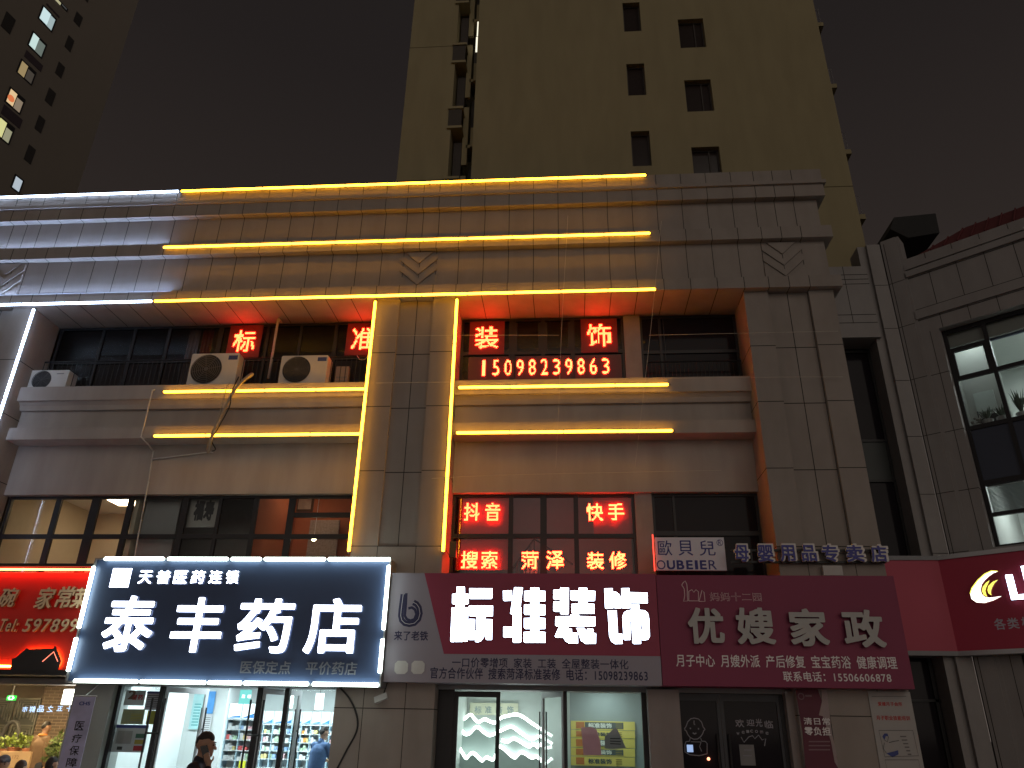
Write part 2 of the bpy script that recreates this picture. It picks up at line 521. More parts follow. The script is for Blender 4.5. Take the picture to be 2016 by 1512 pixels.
# pilasters
for (a, b) in PX:
    mb = MB()
    zb = 5.12
    ra, rb = a + 0.54, b - 0.54
    mb.box(a, ra, 0, 1.0, 0, ZH0); mb.box(rb, b, 0, 1.0, 0, ZH0)
    mb.box(ra, rb, 0.10, 1.0, zb, ZH0); mb.box(ra, rb, 0.0, 1.0, 0, zb)
    for z in (9.53, 8.20, 6.72, 5.12, 3.4, 2.1):
        mb.box(a, ra, -0.003, 0.01, z - 0.008, z + 0.008, 1); mb.box(rb, b, -0.003, 0.01, z - 0.008, z + 0.008, 1)
        mb.box(a - 0.003, a + 0.01, 0, 0.9, z - 0.008, z + 0.008, 1); mb.box(b - 0.01, b + 0.003, 0, 0.9, z - 0.008, z + 0.008, 1)
        if z > 5.2:
            mb.box(ra, rb, 0.097, 0.11, z - 0.018, z, 1)
        else: mb.box(ra, rb, -0.003, 0.01, z - 0.008, z + 0.008, 1)
    xm = (a + b) / 2
    mb.box(xm - 0.008, xm + 0.008, 0.097, 0.11, zb, ZH0, 1)
    mb.box(rb - 0.008, rb + 0.0, 0.095, 0.11, zb, ZH0, 1)
    mb.box(ra, ra + 0.012, -0.003, 0.01, zb - 5.1, zb, 1); mb.box(rb - 0.012, rb, -0.003, 0.01, 0, zb, 1)
    mb.build('pilaster', [STONE, JOINT], BLK)
# bays between the pilasters
BAYS = [(-24.0, -14.75), (-12.92, -4.42), (-2.54, 4.04)]
YW = 1.0
for bi, (a, b) in enumerate(BAYS):
    mb = MB(); mb.box(a, b, 0.6, 1.5, ZH0, ZH1)       # soffit over the set-back windows
    for x in JX:
        if a < x < b: mb.box(x - 0.008, x + 0.008, -0.1, YW, ZH0 - 0.003, ZH0 + 0.005, 1)
    mb.build('soffit', [STONE, JOINT], BLK)
    mb = MB(); mb.box(a, b, 0.36, 1.6, 8.62, 8.92); mb.box(a, b, 0.36, 0.44, 8.92, 8.97); mb.ext([(0.44, 8.62), (0.50, 8.54), (0.54, 8.44), (0.62, 8.44), (0.62, 8.62)], a, b)  # thin front lip added to block the tube's reflection in the window
    mb.build('moulding', STUCCO, BLK)
    mb = MB(); mb.box(a, b, 0.62, 1.2, 7.95, 8.62); mb.box(a, b, 0.85, 1.2, 6.48, 7.66); mb.build('spandrel', STUCCO, BLK)
    mb = MB(); mb.box(a, b, 0.40, 1.2, 7.66, 7.95); mb.build('moulding', STUCCO, BLK)
    mb = MB(); mb.box(a, b, 0.9, 4.5, 4.42, 4.62); mb.build('floor_slab', STUCCO2, BLK)
    mb = MB(); mb.box(a, b, 1.6, 4.5, 8.70, 8.90); mb.build('floor_slab', STUCCO2, BLK)
    mb = MB(); mb.box(a, b, 1.2, 4.5, 7.7, 7.9); mb.build('ceiling', WHITE, BLK)
    mb = MB(); mb.box(a, b, 0.5, 0.9, 2.5, 4.62); mb.build('sign_backing_wall', STUCCO2, BLK)

def window(name, x0, x1, z0, z1, y, bars_x, bars_z, gmat, parent=None, fw=0.06, depth=0.07, extra=()):
    """frame with mullions; glass as its sub-part"""
    parent = parent or BLK
    mb = MB()
    mb.box(x0, x0 + fw, y, y + depth, z0, z1); mb.box(x1 - fw, x1, y, y + depth, z0, z1)
    mb.box(x0 + fw, x1 - fw, y, y + depth, z0, z0 + fw); mb.box(x0 + fw, x1 - fw, y, y + depth, z1 - fw, z1)
    for x, wd in bars_x: mb.box(x - wd / 2, x + wd / 2, y + 0.003, y + depth - 0.003, z0 + fw, z1 - fw)
    for z, wd in bars_z: mb.box(x0 + fw, x1 - fw, y - 0.002, y + depth - 0.006, z - wd / 2, z + wd / 2)
    for (a, b, c, d) in extra: mb.box(a, b, y - 0.004, y + depth - 0.009, c, d)
    f = mb.build(name, FRAME, parent)
    gl = MB(); gl.poly([(x0 + fw, y + depth / 2, z0 + fw), (x1 - fw, y + depth / 2, z0 + fw), (x1 - fw, y + depth / 2, z1 - fw), (x0 + fw, y + depth / 2, z1 - fw)])
    gl.build('pane', gmat, f)
    return f
def px(x, y, Y): return S(x, y, Y)[0]
def pz(x, y, Y): return S(x, y, Y)[1]

# --- top floor, right bay: lit film window, rendered pier, dark window
zt, zb = ZH0 - 0.02, 8.92
zm = pz(1060, 694, YW)
RW = px(1230, 690, YW)
window('window', -2.54, RW, zb, zt, YW, [(px(1008, 660, YW), 0.14), (px(1069, 660, YW), 0.10), (px(1127, 660, YW), 0.10)], [(zm, 0.09)],
       SMOKE, extra=[(px(1010, 660, YW), px(1018, 660, YW), zm, zt - 0.1), (px(1060, 660, YW), px(1077, 660, YW), zm, zt - 0.1), (px(1118, 660, YW), px(1130, 660, YW), zm, zt - 0.1)])
mb = MB(); mb.box(RW, px(1262, 690, YW), YW - 0.06, YW + 0.3, zb, zt)
mb.build('pier', STUCCO2, BLK)
window('window', px(1262, 690, YW), 4.04, zb, zt, YW, [(px(1302, 690, YW), 0.06), (px(1310, 690, YW), 0.02)], [(pz(1360, 692, YW), 0.08)], DGLASS)
# --- second floor, right bay
zt2, zb2 = 6.48, 4.62
zm2 = pz(1070, 1055, YW)
R2 = px(1252, 1040, YW)
window('window', -2.54, R2, zb2, zt2, YW, [(px(1006, 1010, YW), 0.10), (px(1070, 1010, YW), 0.14), (px(1134, 1010, YW), 0.10)], [(zm2, 0.09)], CLEAR)
mb = MB(); mb.box(R2, px(1286, 1040, YW), YW - 0.06, YW + 0.3, zb2, zt2); mb.build('pier', STUCCO2, BLK)
window('window', px(1286, 1040, YW), 4.04, zb2, zt2, YW, [(px(1330, 1040, YW), 0.05)], [(pz(1400, 1050, YW), 0.10)], DGLASS)
# --- top floor, left bay
zml = pz(250, 712, YW)
window('window', -12.86, -4.42, zb, zt, YW, [(px(200, 670, YW), 0.07), (px(262, 670, YW), 0.07), (px(330, 670, YW), 0.08), (px(432, 670, YW), 0.12), (px(525, 670, YW), 0.07), (px(590, 670, YW), 0.07), (px(660, 670, YW), 0.09)],
       [(zml, 0.09)], SMOKE)
# --- second floor, left bay
zm3 = pz(300, 1056, YW)
window('window', -12.86, -4.42, zb2, zt2, YW,
       [(px(109, 1010, YW), 0.13), (px(183, 1010, YW), 0.20), (px(252, 1010, YW), 0.13), (px(361, 1010, YW), 0.13), (px(430, 1010, YW), 0.08), (px(501, 1010, YW), 0.10), (px(572, 1010, YW), 0.14)],
       [(zm3, 0.10)], CLEAR, extra=[(px(578, 1014, YW), -4.45, pz(620, 1018, YW), pz(620, 1009, YW))])
window('window', -24, -14.75, zb, zt, YW, [(-21, 0.1), (-18, 0.1), (-16, 0.1)], [(zml, 0.09)], DGLASS)
window('window', -24, -14.75, zb2, zt2, YW, [(-21, 0.1), (-18, 0.1), (-16, 0.1)], [(zm2, 0.09)], DGLASS)

# rooms on the upper floors: back and dividing walls
ORANGE = mat('orange_wallpaper', (0.50, 0.155, 0.07), 0.8, 0.06)
CREAM = mat('cream_wall', (0.62, 0.55, 0.43), 0.8, 0.05)
DIM = mat('dim_room_wall', (0.22, 0.20, 0.19), 0.9, 0.1)
def wallbox(x0, x1, y0, y1, z0, z1, m, name='partition'):
    b = MB(); b.box(x0, x1, y0, y1, z0, z1); return b.build(name, m, BLK)
xa, xb2, xc2 = px(30, 1010, YW), px(258, 1010, YW) + 0.02, px(497, 1010, YW)
wallbox(-12.9, xb2 - 0.05, 4.2, 4.3, 4.62, 7.7, CREAM)
wallbox(xb2 - 0.05, xb2 + 0.05, YW + 0.12, 4.3, 4.62, 7.7, CREAM)
wallbox(-12.95, -12.87, YW + 0.1, 4.3, 4.62, 7.7, CREAM)
wallbox(xb2 + 0.05, xc2 - 0.03, YW + 1.4, YW + 1.5, 4.62, 7.7, DIM)
wallbox(xc2 - 0.03, xc2 + 0.03, YW + 0.12, 4.3, 4.62, 7.7, ORANGE)
wallbox(xc2 + 0.03, -4.42, 3.6, 3.7, 4.62, 7.7, ORANGE)
wallbox(-4.5, -4.42, 1.1, 4.3, 4.62, 7.7, ORANGE)
wallbox(-2.54, R2 + 0.1, 3.6, 3.7, 4.62, 7.7, mat('stair_wall', (0.20, 0.18, 0.18), 0.8, 0.05))
wallbox(-2.54, RW + 0.1, 2.6, 2.7, 8.9, 10.93, DIM)
wallbox(-12.9, -4.42, 2.6, 2.7, 8.9, 10.93, DIM)
wallbox(RW + 0.05, RW + 0.2, 1.3, 2.7, 8.9, 10.93, DIM)
E_WARM = em('warm_ceiling_lamp', (1.0, 0.72, 0.42), 15.0)
E_BRT = em('cool_ceiling_lamp', (0.80, 0.97, 1.0), 26.0)
def lamp(name, x0, x1, y0, y1, z, m, label, cat='ceiling lamp', grp=None, th=0.05):
    t = empty(name, ((x0 + x1) / 2, (y0 + y1) / 2, z), 0, label, cat, grp)
    b = MB(); hx, hy = (x1 - x0) / 2, (y1 - y0) / 2
    b.box(-hx, hx, -hy, hy, 0.012, th); b.build('lamp_housing', WHITE, t)
    b = MB(); b.box(-hx + 0.02, hx - 0.02, -hy + 0.02, hy - 0.02, 0.0, 0.012); b.build('diffuser', m, t)
    return t
lamp('ceiling_lamp', -1.1, -0.3, 1.8, 2.4, 7.62, em('landing_lamp', (1.0, 0.85, 0.85), 2.6), 'ceiling lamp over the staircase behind the red characters')
wallbox(-12.87, xb2 - 0.05, 1.25, 4.2, 6.92, 7.02, WHITE, 'ceiling')
lamp('ceiling_lamp', -11.6, -10.9, 2.6, 3.2, 6.86, E_WARM, 'warm ceiling lamp in the bright cream room above the red restaurant sign')
lamp('ceiling_lamp', px(600, 1060, 2.6) - 0.12, px(600, 1060, 2.6) + 0.12, 2.5, 2.74, 7.2, em('dim_lamp', (1, 0.7, 0.45), 40.0), 'small hanging lamp in the orange room above the dark blue sign', th=0.12)
# spot in the orange room
t = empty('spotlight', tuple(at(618, 1062, 2.2)), 0, 'small bright spotlight shining in the orange walled room', 'spotlight')
b = MB(); b.tube([(0, 0.0, 0.0), (0, 0, 0.10)], 0.05, 12); b.tube([(0, 0, 0.1), (0, 0, 7.7 - t.location.z)], 0.008, 6); b.build('lamp_body', WHITE, t)
b = MB(); b.ball((0, -0.01, -0.005), (0.05, 0.05, 0.03)); b.build('bulb', em('spot_bulb', (1, 0.82, 0.5), 40), t, True)
# picture panel with dark calligraphy blotches
x0, x1, z0, z1 = BX(368, 974, 424, 1036, YW + 0.1)
t = empty('calligraphy_panel', (0, YW + 0.2, 0), 0, 'grey calligraphy panel with dark blotches standing in the upper window', 'panel')
b = MB(); b.box(x0, x1, 0, 0.02, z0, z1); b.build('paper', mat('grey_paper', (0.42, 0.40, 0.38), 0.8, 0.1), t)
b = MB()
write(b, '福寿', (x0 + 0.12, x1 - 0.08, z0 + 0.15, z1 - 0.1), -0.004, 0.05, 24)
b.build('lettering', mat('ink', (0.05, 0.05, 0.055), 0.9), t)
# blinds half drawn in the grey room
x0, x1, z0, z1 = BX(285, 975, 352, 1046, YW + 0.25)
t = empty('roller_blind', (0, YW + 0.25, 0), 0, 'grey roller blind drawn down in the window beside the bright cream room', 'blind')
b = MB(); b.box(x0, x1, 0, 0.01, z0 - 1.0, z1 + 0.2); b.build('blind_cloth', mat('blind_grey', (0.33, 0.33, 0.34), 0.9, 0.05), t)
# round mirror ornament and frame in the orange room
x0, x1, z0, z1 = BX(582, 974, 616, 1006, 3.5)
t = empty('picture', (0, 3.55, 0), 0, 'framed pale picture on the orange wall behind the second floor window', 'picture')
b = MB(); b.box(x0, x1, 0, 0.03, z0, z1 + 0.2); b.build('picture_frame', mat('brown_wood', (0.12, 0.06, 0.035), 0.5), t)
b = MB(); b.box(x0 + 0.06, x1 - 0.06, -0.006, 0.0, z0 + 0.06, z1 + 0.14); b.build('print', mat('pale_print', (0.55, 0.45, 0.38), 0.8, 0.3, 9), t)
x0, x1, z0, z1 = BX(607, 1022, 665, 1052, 3.3)
t = empty('patterned_screen', (0, 3.4, 0), 0, 'pale patterned screen standing against the orange wall upstairs', 'screen')
b = MB(); b.box(x0, x1, 0, 0.04, 4.62, z1); b.build('screen_panel', mat('pattern_print', (0.40, 0.33, 0.29), 0.6, 0.5, 22), t)
# staircase in the right-hand window
t = empty('staircase', (0, 0, 0), 0, 'staircase with railing seen through the red lit second floor window', 'staircase')
b = MB()
x0, z0 = S(1010, 1116, 2.2); x1, z1 = S(1052, 1060, 2.2)
for i in range(7):
    f = i / 6; b.box(x0 + (x1 - x0) * f, x0 + (x1 - x0) * (f + 0.16), 2.2, 3.2, 4.62, 4.62 + (0.15 + (z1 - z0) * f) * 0.9)
b.build('steps', mat('step_stone', (0.45, 0.44, 0.43), 0.7), t)
b = MB(); b.tube([(x0, 2.15, z0 - 0.05), (x1, 2.15, z1 - 0.02), (px(1128, 1100, 2.2), 2.15, z0 + 0.05)], 0.025)
for i in range(6):
    f = i / 5; xx = x0 + (x1 - x0) * f; b.tube([(xx, 2.15, 4.6), (xx, 2.15, z0 - 0.05 + (z1 + 0.03 - z0) * f)], 0.010, 6)
b.build('railing', DARK, t)

# curtains behind the dark top floor glass
for (l, r_, m_, lb) in ((366, 388, mat('grey_curtain', (0.50, 0.48, 0.48), 0.9, 0.1), 'grey curtain hanging in the dark top floor window'), (393, 414, mat('wine_curtain', (0.42, 0.06, 0.07), 0.9, 0.2, 12), 'dark red curtain hanging in the top floor window beside the red character')):
    x0, x1, z0, z1 = BX(l, 636, r_, 720, YW + 0.14)
    b = MB(); N = 14
    for i in range(N):
        a0, a1 = x0 + (x1 - x0) * i / N, x0 + (x1 - x0) * (i + 1) / N
        y0_, y1_ = 0.02 * math.sin(i * 1.4), 0.02 * math.sin((i + 1) * 1.4)
        b.poly([(a0, y0_, 8.95), (a1, y1_, 8.95), (a1, y1_, 10.9), (a0, y0_, 10.9)])
    o = b.build('curtain', m_, None, True); o.location.y = YW + 0.2; tag(o, lb, 'curtain')
# window railing on the top floor, left
t = empty('balcony_railing', (0, 0.72, 8.92), 0, 'thin dark metal railing on the ledge behind the air conditioners', 'railing')
b = MB(); xr0, xr1 = -12.8, -4.5
b.tube([(xr0, 0, 0.88), (xr1, 0, 0.88)], 0.022, 6); b.build('top_rail', DARK, t)
b = MB()
for i in range(70): b.tube([(xr0 + (xr1 - xr0) * i / 69, 0, 0.0), (xr0 + (xr1 - xr0) * i / 69, 0, 0.88)], 0.009, 5)
b.build('balusters', DARK, t)
t = empty('balcony_railing', (0, 0.74, 8.92), 0, 'thin dark metal railing in front of the dark top floor window by the corner pilaster', 'railing')
b = MB(); xr0, xr1 = px(1275, 720, 0.74), 3.98
b.tube([(xr0, 0, 0.62), (xr1, 0, 0.62)], 0.02, 6); b.build('top_rail', DARK, t)
b = MB()
for i in range(24): b.tube([(xr0 + (xr1 - xr0) * i / 23, 0, 0.0), (xr0 + (xr1 - xr0) * i / 23, 0, 0.62)], 0.008, 5)
b.build('balusters', DARK, t)

# ================================================================== LED tubes on the front
def strip(path, m, label, r=0.029, grp='light tubes along the facade edges'):
    path = [Vector(p) for p in path]
    c = path[0].copy()
    t = empty('light_tube', tuple(c), 0, label, 'light tube', grp)
    d = path[-1] - path[0]; L = d.length; n = max(1, round(L / 1.1)); u = d / L
    pts = []; rs = []
    for i in range(n):
        a, b = L * i / n, L * (i + 1) / n
        for q, k in ((a + 0.004, 0.55), (a + 0.02, 1), (b - 0.02, 1), (b - 0.004, 0.55)):
            pts.append(u * q); rs.append(r * k)
    mb = MB(); mb.tube(pts, rs, 10); mb.build('tube', m, t, True)
    mb = MB()
    if abs(d.z) < 0.1: mb.box(0, d.x, 0.012, 0.026, -0.04, 0.04)  # back plate made wide to screen the wall from the tube's light
    else: mb.box(-0.04, 0.04, 0.012, 0.026, 0, d.z)
    for i in range(n + 1):
        q = u * (L * i / n); mb.tube([q + Vector((0, 0.02, 0)), q + Vector((0, 0.09, 0))], 0.006, 5)
    mb.tube([Vector(d) - u * 0.0, Vector(d) + u * 0.05], 0.018, 8); mb.tube([-u * 0.05, Vector((0, 0, 0))], 0.018, 8)
    mb.build('clip_rail', GREYM, t)
    return t
YS = -OV - 0.095
zs1, zs2, zs3 = pz(800, 361, YS), pz(800, 473, YS), pz(800, 581, YS)
xw = -9.75
strip([(-25, YS, zs1), (xw - 0.06, YS, zs1)], E_WHT, 'cool white light tube along the parapet top at the left')
strip([(xw, YS, zs1), (px(1272, 346, YS), YS, zs1)], E_YEL, 'amber light tube along the parapet top, highest of the amber lines')
strip([(px(322, 486, YS), YS, zs2), (px(1280, 460, YS), YS, zs2)], E_YEL, 'amber light tube on the middle cornice between parapet and window soffit')
strip([(-25, -0.07, ZF1 + 0.035), (px(322, 486, YS) - 0.1, -0.07, ZF1 + 0.035)], E_WASH, 'cool white light tube hidden on the middle cornice ledge at the left', 0.022)
strip([(-25, YS, zs3), (px(304, 591, YS) - 0.05, YS, zs3)], E_WHT, 'cool white light tube along the lowest cornice edge at the left')
strip([(px(304, 591, YS), YS, zs3), (px(1291, 571, YS), YS, zs3)], E_YEL, 'amber light tube along the lowest cornice edge above the top floor windows')
strip([(-25, -0.07, ZH1 + 0.035), (px(328, 575, YS), -0.07, ZH1 + 0.035)], E_WASH, 'cool white light tube hidden on the lowest cornice ledge, washing the stone', 0.022)
strip([(-12.88, -0.05, 4.9), (-12.88, -0.05, ZH0 - 0.05)], E_WHT, 'cool white upright light tube on the edge of the left pilaster')
zlo = pz(690, 1086, -0.05)
strip([(-4.45, -0.05, zlo), (-4.45, -0.05, ZH0 - 0.05)], E_YEL, 'amber upright light tube on the left edge of the middle pilaster')
strip([(-2.52, -0.05, zlo), (-2.52, -0.05, ZH0 - 0.05)], E_YEL, 'amber upright light tube on the right edge of the middle pilaster')
ym1, ym2 = 0.31, 0.35
zq1, zq2 = pz(900, 763, ym1), pz(900, 852, ym2)
strip([(px(322, 771, ym1), ym1, zq1), (-4.52, ym1, zq1)], E_YEL, 'amber light tube on the upper moulding under the air conditioners')
strip([(-2.44, ym1, zq1), (px(1316, 757, ym1), ym1, zq1)], E_YEL, 'amber light tube on the upper moulding under the glowing phone number')
strip([(px(302, 862, ym2), ym2, zq2), (-4.52, ym2, zq2)], E_YEL, 'amber light tube on the lower moulding left of the middle pilaster')
strip([(-2.44, ym2, zq2), (px(1325, 850, ym2), ym2, zq2)], E_YEL, 'amber light tube on the lower moulding right of the middle pilaster')
strip([(-20, 0.5, 10.6), (-14.95, 0.5, 10.6)], E_YEL, 'amber light tube under the soffit beyond the left pilaster')

# ================================================================== air conditioners on the ledge
AC_W = mat('ac_casing', (0.62, 0.60, 0.57), 0.45, 0.06, 2.0, stain=0.2)
AC_G = mat('ac_grille', (0.10, 0.10, 0.105), 0.5)
def ac(l, t, r, b, Y, label, badge, dep=0.34):
    x0, x1, _, z1 = BX(l, t, r, b, Y)
    z0 = 8.96; wd, h = x1 - x0, max(z1 - z0, 0.5)
    o = empty('air_conditioner', (x0, Y, z0), 0, label, 'air conditioner', 'air conditioners on the upper ledge')
    m = MB(); bv = 0.02
    pr = [(0, bv), (bv, 0), (wd - bv, 0), (wd, bv), (wd, h - bv), (wd - bv, h), (bv, h), (0, h - bv)]
    m.prism(pr, 0, dep)
    for k in range(7): m.box(wd, wd + 0.004, 0.05 + k * 0.035, 0.066 + k * 0.035, 0.08, h * 0.62)
    m.build('casing', AC_W, o)
    R = h * 0.43; cx, cz = wd * 0.36, h * 0.52
    m = MB()
    m.tube([(cx, -0.002, cz), (cx, 0.0, cz)], R, 36); m.build('fan_recess', DARK, o)
    m = MB()
    for k in range(1, 9):
        rr = R * k / 8.0
        m.tube([(cx + rr * math.cos(q * math.pi / 18), -0.02, cz + rr * math.sin(q * math.pi / 18)) for q in range(37)], 0.007, 5, cap=False)
    for k in range(8):
        q = k * math.pi / 4 + 0.2; m.tube([(cx, -0.018, cz), (cx + R * math.cos(q), -0.012, cz + R * math.sin(q))], 0.006, 5)
    m.tube([(cx, -0.03, cz), (cx, -0.012, cz)], R * 0.13, 18)
    m.build('fan_grille', AC_G, o)
    if badge:
        m = MB(); m.box(wd * 0.78, wd * 0.97, -0.004, 0.0, h * 0.80, h * 0.93); m.build('badge', mat('badge_blue', (0.05, 0.07, 0.2), 0.4), o)
    else:
        m = MB(); m.box(wd * 0.70, wd * 0.88, -0.003, 0.0, h * 0.80, h * 0.84); m.build('badge', GREYM, o)
    for xx in (0.1, wd - 0.2):
        m = MB(); m.box(xx, xx + 0.1, 0.01, dep - 0.01, -0.04, 0); m.build('foot', DARK, o)
    return o
ac(54, 729, 131, 772, 0.55, 'smaller grey air conditioner at the far left end of the ledge', False)
ac(372, 696, 466, 764, 0.46, 'larger air conditioner on the ledge with pipes running down beside it', True)
ac(551, 700, 643, 757, 0.46, 'larger air conditioner on the ledge nearest the middle pilaster', True)
# thick pipe bundle dropping from the ledge
def wire(name, pts, r, m, label, cat, n=6):
    P = [Vector(p) for p in pts]
    Q = []
    for i in range(len(P) - 1):
        p0, p1, p2, p3 = P[max(i - 1, 0)], P[i], P[i + 1], P[min(i + 2, len(P) - 1)]
        for k in range(6):
            t = k / 6
            Q.append(0.5 * ((2 * p1) + (p2 - p0) * t + (2 * p0 - 5 * p1 + 4 * p2 - p3) * t * t + (3 * p1 - p0 - 3 * p2 + p3) * t ** 3))
    Q.append(P[-1])
    b = MB(); b.tube([q - P[0] for q in Q], r, n)
    o = b.build(name, m, None, True); o.location = P[0]
    return tag(o, label, cat)
PIPE = mat('pipe_wrap', (0.32, 0.27, 0.22), 0.7, 0.15)
wire('pipe_bundle', [at(478, 752, 0.6), at(497, 737, 0.28), at(487, 742, 0.22), at(462, 768, 0.2), at(437, 815, 0.22), at(420, 850, 0.26), at(414, 872, 0.3), at(410, 890, 0.6)], 0.036, PIPE,
     'thick wrapped pipe bundle hanging from the air conditioner over both mouldings', 'pipe', 8)
wire('loose_cable', [at(470, 742, 0.5), at(456, 772, 0.2), at(452, 800, 0.2), at(430, 842, 0.26), at(417, 866, 0.3), at(424, 884, 0.5), at(418, 888, 0.78)], 0.014, DARK,
     'thin black cable hanging beside the wrapped pipe bundle', 'cable')
wire('loose_cable', [at(452, 752, 0.5), at(444, 770, 0.2), at(428, 830, 0.24), at(412, 868, 0.3), at(406, 888, 0.78)], 0.012, mat('grey_cable', (0.4, 0.36, 0.3), 0.6),
     'thin grey cable hanging left of the wrapped pipe bundle', 'cable')
CON = mat('conduit_plastic', (0.62, 0.60, 0.57), 0.5)
def conduit(pts, label, r=0.016):
    b = MB(); P = [Vector(p) for p in pts]
    for i in range(len(P) - 1): b.tube([P[i] - P[0], P[i + 1] - P[0]], r, 8)
    for p in P[1:-1]: b.ball(tuple(p - P[0]), r * 1.5, 8, 6)
    o = b.build('conduit', CON, None, True); o.location = P[0]
    return tag(o, label, 'conduit', 'white plastic conduits on the wall')
conduit([at(305, 767, 0.34), at(300, 769, 0.30), at(278, 860, 0.36), at(290, 873, 0.5), at(302, 888, 0.8), at(299, 905, 0.82), at(292, 950, 0.82), at(278, 1025, 0.93), at(265, 1095, 0.93)], 'white plastic conduit zigzagging down the wall from the ledge to the dark blue sign')
conduit([at(300, 904, 0.81), at(412, 890, 0.81), at(420, 891, 0.83)], 'short white conduit branching sideways to the pipe bundle')
b = MB(); p0 = at(548, 628, 0.72); b.tube([Vector((0, 0, 0)), at(546, 640, 0.72) - p0, at(536, 700, 0.72) - p0, at(528, 745, 0.72) - p0], 0.03, 10); b.tube([Vector((0, 0, 0)), Vector((0.02, 0.2, 0.0))], 0.03, 10)
o = b.build('drain_pipe', mat('pinkish_pipe', (0.45, 0.38, 0.35), 0.5), None, True); o.location = p0
tag(o, 'slim upright drain pipe between the two larger air conditioners', 'pipe')
wire('loose_cable', [at(730, 690, 0.6), at(720, 706, 0.6), at(709, 708, 0.6), at(703, 700, 0.7)], 0.008, mat('white_cable', (0.6, 0.55, 0.5), 0.6), 'short pale cable looping below the red character beside the pilaster', 'cable')
# bracket / box on the ledge right of the air conditioner
x0, x1, z0, z1 = BX(661, 722, 686, 752, 0.8)
t = empty('vent_box', (x0, 0.78, 8.94), 0, 'small pale louvred box on the ledge beside the pilaster', 'box')
b = MB(); b.box(0, x1 - x0, 0, 0.15, 0, z1 - 8.94); b.build('casing', STUCCO2, t)
b = MB()
for k in range(4): b.box(0.03, x1 - x0 - 0.03, -0.01, 0, 0.06 + 0.09 * k, 0.10 + 0.09 * k)
b.build('louvre', GREYM, t)
# fine cables crossing in front of the front
FINE = mat('fine_cable', (0.55, 0.5, 0.42), 0.5)
for k, (pts, lb) in enumerate([
    ([at(742, 661, -0.12), at(900, 660, -0.14), at(1100, 660, -0.12)], 'fine horizontal cable crossing the middle pilaster below its top'),
    ([at(1278, 660, -0.10), at(1460, 656, -0.12), at(1650, 652, -0.10)], 'fine horizontal cable crossing the corner pilaster below its top'),
    ([at(740, 754, -0.12), at(900, 752, -0.14), at(1090, 750, -0.12)], 'fine horizontal cable crossing the middle pilaster at ledge height'),
    ([at(1300, 746, -0.10), at(1460, 743, -0.12), at(1660, 742, -0.10)], 'fine horizontal cable crossing the corner pilaster at ledge height'),
    ([at(850, 942, -0.12), at(1000, 935, -0.1), at(1420, 926, -0.1)], 'fine cable stretched above the second floor red window'),
    ([at(1118, 425, -0.30), at(1106, 640, -0.25), at(1100, 800, -0.2), at(1094, 922, -0.1)], 'fine hanging cable in front of the upper windows, left of two'),
    ([at(1302, 435, -0.30), at(1282, 640, -0.25), at(1264, 800, -0.2), at(1250, 920, -0.1)], 'fine hanging cable in front of the upper windows, right of two')]):
    wire('overhead_cable', pts, 0.0045, FINE, lb, 'cable', 5)

# ================================================================== red LED characters behind the windows
BACK = mat('led_backing', (0.24, 0.02, 0.02), 0.5, 0.05)
def led(ch, box, Y, label, nd=21, r=0.0135, pad=0.15, grp='red LED characters in the windows', back=True, wt=0.012):
    x0, x1, z0, z1 = box
    t = empty('led_character', ((x0 + x1) / 2, Y, (z0 + z1) / 2), 0, label, 'led sign', grp)
    hx, hz = (x1 - x0) / 2, (z1 - z0) / 2
    if back:
        b = MB(); b.box(-hx - pad, hx + pad, 0.012, 0.024, -hz - pad, hz + pad); b.build('backing_panel', BACK, t)
    b = MB(); led_dots(b, ch, (-hx, hx, -hz, hz), 0.0, nd, r, wt); b.build('led_dots', E_RED, t)
    return t
YL = YW - 0.03
rel = 'behind the top floor window'
led('标', BX(460, 650, 502, 692, YL), YL, 'red LED character above the larger air conditioner with pipes')
led('准', BX(693, 646, 738, 688, YL), YL, 'red LED character partly hidden by the amber tube of the middle pilaster')
led('装', BX(936, 643, 981, 686, YL), YL, 'red LED character above the first digits of the glowing phone number')
led('饰', BX(1156, 638, 1203, 682, YL), YL, 'red LED character above the last digits of the glowing phone number')
t = empty('led_number', (0, YL, 0), 0, 'glowing red eleven digit LED phone number in the top floor window', 'led sign')
x0, _, z0, z1 = BX(946, 707, 1198, 738, YL); x1 = px(1199, 720, YL)
dw = (x1 - x0) / (11 - 0.45)
for i, ch in enumerate('15098239863'):
    b = MB(); xx = x0 + dw * i
    led_dots(b, ch, (xx + (0.04 if ch == '1' else 0), xx + dw * (0.40 if ch == '1' else 0.56), z0, z1), 0.0, 18, 0.0118, -0.002); b.build('digit', E_RED, t)
for (l, r_) in ((922, 1003), (1015, 1122), (1133, 1224)):
    b = MB(); b.box(px(l, 720, YL), px(r_, 720, YL), 0.014, 0.024, z0 - 0.12, z1 + 0.09); b.build('backing_panel', mat('red_film', (0.10, 0.02, 0.018), 0.4), t)
